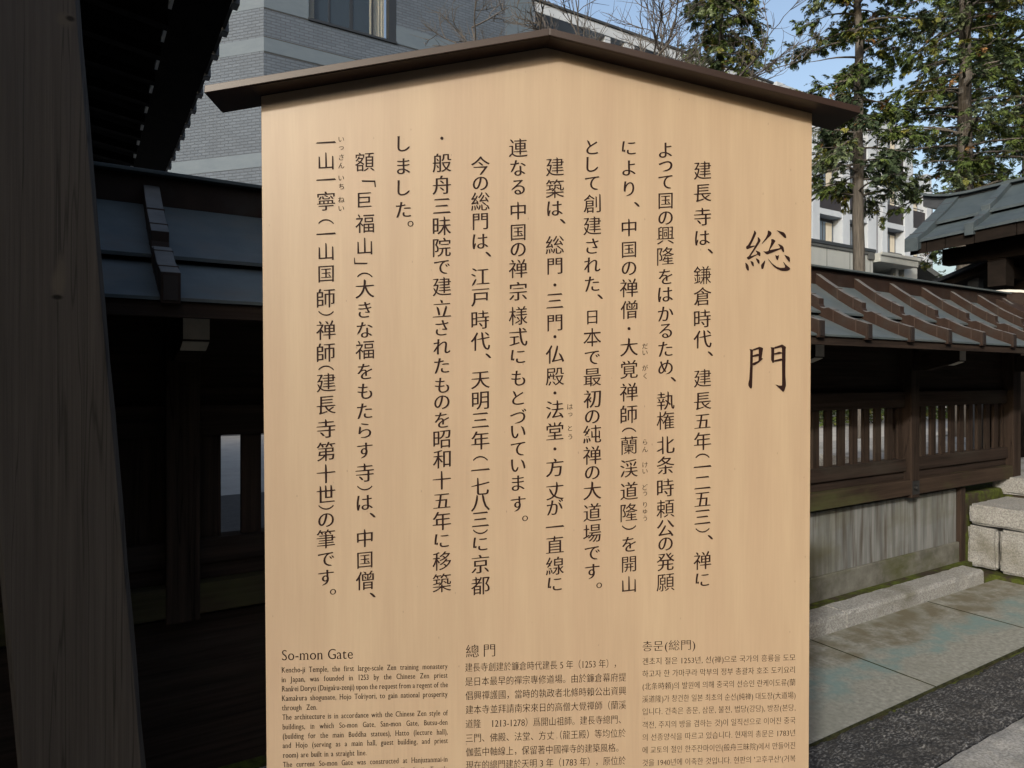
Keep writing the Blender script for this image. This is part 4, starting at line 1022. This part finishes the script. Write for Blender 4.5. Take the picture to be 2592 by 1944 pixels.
_GC = {}
def slant(l): return [np.stack([q[:, 0], q[:, 1] + (q[:, 0] - .5) * .07], 1) for q in l]   # characters whose outlines touch themselves
def glyph(ch, style):
    if (ch, style) in _GC: return _GC[ch, style]
    l = raw(ch)
    if style == 'brush': l = brush(l, cs=1.6) if ch in '一二三' else slant(l) if ch in '本福' else brush(l)
    elif style == 'ruby': l = brush(l, hx=-.004, hy=.006)
    elif style == 'title': l = brush(l, hx=-.012, hy=.002, rise=.09)
    elif style == 'thin': l = thin(l)
    elif style == 'serif': l = serif(l)
    elif style == 'serifbold': l = serif(l, hx=-.005, hy=.006, s=.055, t=.03)
    v, f = fill(l)
    bb = (v[:, 0].min(), v[:, 0].max(), v[:, 1].min(), v[:, 1].max())
    _GC[ch, style] = (v, f, bb); return _GC[ch, style]

CROP = {'A': (1400, 320, 3.318), 'B': (1400, 780, 3.318), 'C': (1400, 1180, 3.3515), 'D': (760, 320, 3.318), 'E': (760, 780, 3.318), 'F': (680, 1180, 3.3515)}
COLS = [  # column position on the board, then (view, 'characters', heights)
 (1778, [('A', '建長寺は、鎌倉', [370, 560, 757, 938, 1048, 1248, 1430]), ('B', '時代、建長五年（一二五', [85, 262, 382, 588, 780, 950, 1118, 1240, 1330, 1465, 1605]), ('C', '三）、禅に', [430, 543, 602, 800, 968])]),
 (1684.5, [('A', 'よって国の興隆をは', [200, 335, 465, 627, 770, 917, 1093, 1262, 1413]), ('B', 'かるため、執権北条時', [50, 190, 345, 495, 597, 778, 945, 1150, 1320, 1505]), ('C', '頼公の発願', [362, 522, 660, 812, 985])]),
 (1592, [('A', 'により、中国の禅僧', [187, 350, 525, 655, 850, 1037, 1193, 1357, 1540]), ('B', '・大覚禅師（蘭渓道', [172, 328, 515, 705, 893, 1022, 1153, 1345, 1535]), ('C', '隆）を開山', [395, 520, 662, 832, 1000])]),
 (1499, [('A', 'として創建された、', [175, 320, 475, 648, 835, 1005, 1165, 1325, 1430]), ('B', '日本で最初の純禅の大', [78, 245, 413, 580, 765, 912, 1057, 1235, 1382, 1533]), ('C', '道場です。', [392, 567, 735, 893, 1010])]),
 (1404.5, [('A', '建築は、総門・三', [340, 525, 690, 797, 995, 1175, 1332, 1465]), ('B', '門・仏殿・法堂・方丈', [125, 240, 390, 575, 712, 850, 1033, 1182, 1340, 1535]), ('C', 'が一直線に', [345, 512, 665, 845, 1005])]),
 (1311.5, [('D', '連なる中国の禅宗', [180, 350, 510, 708, 892, 1035, 1195, 1385]), ('E', '様式にもとづいてい', [65, 240, 412, 588, 752, 905, 1040, 1180, 1322]), ('F', 'ます。', [143, 320, 442])]),
 (1216, [('D', '今の総門は、江戸', [330, 480, 630, 800, 967, 1073, 1268, 1437]), ('E', '時代、天明三年（一七', [95, 280, 400, 605, 775, 940, 1112, 1262, 1357, 1495]), ('F', '八三）に京都', [310, 450, 555, 665, 830, 1015])]),
 (1118.5, [('D', '・般舟三昧院で建立', [100, 310, 495, 668, 835, 1018, 1180, 1345, 1530]), ('E', 'されたものを昭和十', [165, 325, 485, 648, 790, 940, 1100, 1270, 1445]), ('F', '五年に移築', [295, 465, 637, 805, 990])]),
 (1021.6, [('D', 'しました。', [147, 335, 517, 702, 818])]),
 (923.5, [('D', '額「巨福山」（大き', [300, 483, 618, 818, 1005, 1130, 1248, 1365, 1540]), ('E', 'な福をもたらす寺）', [183, 352, 532, 698, 865, 1028, 1195, 1380, 1510]), ('F', 'は、中国僧、', [310, 415, 610, 797, 970, 1092])]),
 (825.5, [('D', '一山一寧（一山国師）', [135, 290, 447, 628, 800, 902, 1050, 1240, 1445, 1570]), ('E', '禅師（建長寺第十', [185, 375, 502, 625, 815, 1010, 1205, 1390]), ('F', '世）の筆です。', [235, 348, 457, 617, 787, 945, 1065])]),
]
RUBY = [(1632.5, [('B', 'だいがくらんけい', [320, 375, 500, 570, 1125, 1187, 1315, 1370]), ('C', 'どうりゅう', [175, 230, 327, 385, 443])]),
        (1443, [('B', 'はっとう', [828, 893, 1008, 1080])]),
        (864, [('D', 'いっさんいちねい', [110, 182, 260, 330, 435, 505, 617, 690])])]
SMALL = {'国': .90, '日': .80, '三': .96, '山': .92, '五': .95, '中': .95, '巨': .86, '二': .94, '門': .92, '開': .9}
TITLE = [(1870, 570, 7.32, [
  [(278,98),(300,108),(322,140),(318,165),(262,285),(210,388),(295,375),(285,398),(150,450),(135,432),(130,405),(140,388),(165,372),(215,285),(262,175),(280,125)],
  [(345,220),(370,230),(402,275),(395,305),(330,405),(215,578),(330,540),(335,522),(305,465),(345,480),(388,500),(400,520),(398,570),(385,578),(345,548),(180,642),(165,635),(143,605),(150,592),(180,578),(262,450),(345,300),(350,265)],
  [(535,98),(555,100),(595,125),(607,160),(590,190),(425,350),(422,340),(500,230),(530,160)],
  [(693,95),(720,100),(828,132),(862,170),(878,220),(872,240),(850,240),(820,215),(730,125)],
  [(592,265),(620,255),(645,265),(680,295),(660,320),(570,462),(760,425),(755,400),(718,345),(760,358),(808,385),(828,415),(838,480),(832,500),(815,502),(780,440),(525,545),(500,535),(450,488),(455,482),(490,490),(545,478),(580,380),(600,300)],
  [(115,695),(130,698),(165,730),(182,770),(185,830),(172,850),(150,835),(125,790)], [(208,658),(265,682),(278,740),(272,765),(255,765),(232,730)], [(305,612),(350,628),(380,655),(382,705),(374,718),(350,705)],
  [(483,648),(482,690),(452,800),(435,818),(412,805),(407,740),(430,710)],
  [(530,618),(540,622),(620,715),(700,770),(770,792),(848,788),(852,755),(815,682),(825,680),(870,735),(945,795),(948,820),(910,842),(850,850),(790,845),(700,810),(640,765),(590,705)],
  [(668,550),(690,565),(715,568),(742,550),(735,600),(720,648),(708,648),(685,615)], [(838,550),(920,582),(940,605),(945,660),(938,682),(922,675),(880,620)]]),
 (1870, 860, 6.8, [
  [(178,155),(200,165),(238,165),(235,440),(230,640),(225,810),(212,842),(190,835),(160,790),(158,750),(175,680),(188,450),(192,200)],
  [(235,165),(355,118),(415,145),(408,175),(388,320),(418,322),(340,390),(265,440),(235,438),(235,400),(335,362),(338,160),(235,188)],
  [(232,270),(320,240),(342,248),(340,278),(232,298)], [(538,122),(560,130),(605,132),(600,385),(588,402),(570,392),(550,345),(552,160)],
  [(600,128),(742,80),(808,125),(800,160),(795,600),(805,790),(775,885),(752,898),(730,870),(620,768),(690,788),(738,788),(735,140),(720,128),(602,155)],
  [(600,235),(690,205),(720,212),(740,222),(735,235),(600,258)], [(600,352),(720,322),(738,328),(738,355),(600,378)]])]
def smooth(p):
    """round the corners of a traced stroke a little"""
    out = []
    n = len(p)
    for i in range(n):
        a, b, c = p[i - 1], p[i], p[(i + 1) % n]
        for q in (a, c):
            L = np.linalg.norm(q - b); t = min(.25, 8 / max(L, 1e-6)); out.append(b + (q - b) * t)
    return np.array(out)
def write_columns():
    tx = Text(); kan = 50.5 * PX; kana = 46 * PX
    for cx, parts in COLS:
        for crop, chars, ys in parts:
            ox, oy, sc = CROP[crop]
            for ch, z in zip(chars, ys):
                y = oy + z / sc; e, v = board(cx, y); s = kana if ord(ch) < 0x3100 else kan
                if ch == '、': e, v = board(cx + 20, y); tx.put(ch, 'brush', e, v, kan, kan)
                elif ch == '。': e, v = board(cx + 17.5, y); tx.put(ch, 'ruby', e, v, kan * .95, kan * .95)
                elif ch == '・': tx.put(ch, 'raw', e, v, kan * .75, kan * .75)
                elif ch in '（）': tx.put(ch, 'raw', e, v, kan * .78, kan * .95, rot=1)
                elif ch in '「」': e, v = board(cx + (10 if ch == '「' else -10), y); tx.put(ch, 'ruby', e, v, kan, kan, rot=1)
                else:
                    k = SMALL.get(ch, 1.0); wide = 1.0
                    if ch in 'っ': k = 1.12
                    tx.put(ch, 'brush', e, v, s * k * .98, s * k)
    tx.build('main_lettering')
    tx = Text()
    for cx, parts in RUBY:
        for crop, chars, ys in parts:
            ox, oy, sc = CROP[crop]
            for ch, z in zip(chars, ys):
                e, v = board(cx, oy + z / sc); tx.put(ch, 'ruby', e, v, 16.5 * PX, 17 * PX)
    tx.build('reading_marks')
    tx = Text()
    k = 0
    for x0, y0, sc, strokes in TITLE:                          # the two large brush characters, stroke by stroke
        for st in strokes:
            pts = smooth(np.array(st, float)); v, f = fill([np.stack([pts[:, 0], -pts[:, 1]], 1)]); b = len(tx.v); k += 1
            for px, py in v:
                e_, u_ = board(x0 + px / sc, y0 - py / sc); tx.v.append((e_, -.0007 - .00006 * k, 1.6 + u_))
            tx.f += [tuple(i + b for i in q) for q in f]
    tx.build('title_lettering')
ADV = {}
def adv(ch, style):
    if ch == ' ': return .3
    v, f, bb = glyph(ch, style)
    if ch.isdigit(): return .50 if style == 'serif' else .5
    if ord(ch) < 0x2000: return bb[1] - min(0, bb[0]) + .055
    if 0xAC00 <= ord(ch) < 0xD7A4: return .92
    return 1.0
def write_line(tx, chars, style, x0, y0, x1, y1, em_y, sx=None, just=True, half=True):
    """one printed line between two points of the board; sx fixes the letter width and the spaces take up the rest"""
    a = board(x0, y0); b = board(x1, y1); L = b[0] - a[0]
    lat = 'serifbold' if style == 'serif' and em_y < 30 * PX else 'serif'
    ws = [adv(c, 'serif' if ord(c) < 0x2000 else style) for c in chars]
    ns = chars.count(' ')
    if sx is None:
        k = L / sum(ws); sp = .3 * k
    else:
        k = sx; sp = (L - k * sum(w_ for w_, c in zip(ws, chars) if c != ' ')) / max(ns, 1) if just else .3 * k
    x = a[0]
    for c, w_ in zip(chars, ws):
        if c == ' ': x += sp; continue
        t = (x - a[0]) / max(L, 1e-6); v = a[1] + (b[1] - a[1]) * t
        st = lat if ord(c) < 0x2000 else style
        bb = glyph(c, st)[2]
        dx = ((.5 - (bb[1] - bb[0])) / 2 - bb[0]) * k if c.isdigit() else (.0 if st[:5] != 'serif' else .02 * k)
        vv = v if st[:5] == 'serif' and style == 'serif' else v - .38 * em_y
        tx.put(c, st, x + dx, vv, k, em_y, mode='base'); x += w_ * k
def write_blocks():
    G = lambda x, y: (680 + x / 4.608, 1600 + y / 4.608)
    H = lambda x, y: (1160 + x / 4.809, 1600 + y / 4.809)
    I = lambda x, y: (1600 + x / 4.809, 1600 + y / 4.809)
    tx = Text()
    write_line(tx, 'So-mon Gate', 'serif', *G(148, 330), *G(988, 310), 38 * PX)
    lines = [(150, 472, 2088, 425, 'Kencho-ji Temple, the first large-scale Zen training monastery'), (150, 583, 2088, 530, 'in Japan, was founded in 1253 by the Chinese Zen priest'),
             (152, 692, 2092, 640, 'Rankei Doryu (Daigaku-zenji) upon the request from a regent of the'), (152, 802, 2088, 750, 'Kamakura shogunate, Hojo Tokiyori, to gain national prosperity'),
             (155, 912, 568, 903, 'through Zen.'), (158, 1022, 2092, 968, 'The architecture is in accordance with the Chinese Zen style of'),
             (160, 1135, 2090, 1078, 'buildings, in which So-mon Gate, San-mon Gate, Butsu-den'), (162, 1245, 2090, 1190, '(building for the main Buddha statues), Hatto (lecture hall),'),
             (162, 1352, 2092, 1292, 'and Hojo (serving as a main hall, guest building, and priest'), (165, 1465, 1145, 1434, 'room) are built in a straight line.'),
             (165, 1575, 2090, 1508, 'The current So-mon Gate was constructed at Hanjuzanmai-in'), (1545, 1640, 2090, 1622, 'Kencho-ji Temple')]
    L3 = lines[2][4]; ws = sum(adv(c, 'serif') for c in L3 if c != ' ')
    a, b = board(*G(152, 692)), board(*G(2092, 640)); sx = (b[0] - a[0]) / (ws + .26 * L3.count(' '))
    for x0, y0, x1, y1, s in lines: write_line(tx, s, 'serif', *G(x0, y0), *G(x1, y1), 19.6 * PX, sx)
    tx.build('english_lettering')
    tx = Text()
    for ch, x, y in (('總', 172, 228), ('門', 380, 222)):
        e, v = board(*H(x, y)); bb = glyph(ch, 'thin')[2]; tx.put(ch, 'thin', e, v, 36 * PX * (1 if ch == '總' else .97), 36 * PX)
    for x0, y0, x1, y1, s in [(80, 430, 1980, 375, '建長寺創建於鐮倉時代建長 5 年（1253 年），'), (80, 602, 2045, 545, '是日本最早的禪宗專修道場。由於鐮倉幕府提'), (85, 772, 2045, 712, '倡興禪護國，當時的執政者北條時賴公出資興'),
                           (85, 945, 2045, 883, '建本寺並拜請南宋來日的高僧大覺禪師（蘭溪'), (85, 1117, 2040, 1058, '道隆　1213-1278）爲開山祖師。建長寺總門、'), (85, 1290, 2040, 1225, '三門、佛殿、法堂、方丈（龍王殿）等均位於'),
                           (90, 1460, 2010, 1400, '伽藍中軸線上，保留著中國禪寺的建築風格。'), (90, 1620, 2040, 1560, '現在的總門建於天明 3 年（1783 年），原位於')]:
        write_line(tx, s.replace('　', '    '), 'thin', *H(x0, y0), *H(x1, y1), 24.6 * PX)
    tx.build('chinese_lettering')
    tx = Text()
    write_line(tx, '총문(総門)', 'thin', *I(118, 172), *I(772, 150), 29.5 * PX)
    for y0, y1, s in [(355, 306, "겐초지 절은 1253년, 선(禅)으로 국가의 흥륭을 도모"), (507, 455, "하고자 한 가마쿠라 막부의 정부 총괄자 호조 도키요리"), (660, 608, "(北条時頼)의 발원에 의해 중국의 선승인 란케이도류(蘭"),
                      (815, 765, "溪道隆)가 창건한 일본 최초의 순선(純禅) 대도장(大道場)"), (967, 915, "입니다. 건축은 총문, 삼문, 불전, 법당(강당), 방장(본당,"), (1130, 1070, "객전, 주지의 방을 겸하는 것)이 일직선으로 이어진 중국"),
                      (1280, 1222, "의 선종양식을 따르고 있습니다. 현재의 총문은 1783년"), (1435, 1375, "에 교토의 절인 한주잔마이인(般舟三昧院)에서 만들어진"), (1590, 1535, "것을 1940년에 이축한 것입니다. 현판의 '고후쿠산'(거복")]:
        write_line(tx, s, 'thin', *I(120, y0), *I(1990, y1), 20.5 * PX)
    tx.build('korean_lettering')

write_columns(); write_blocks()
# the bench the glyph outlines were taken on is not part of the place
if _tc is not None:
    d = _tc.data; bpy.data.objects.remove(_tc); bpy.data.curves.remove(d); bpy.data.scenes.remove(_ts)
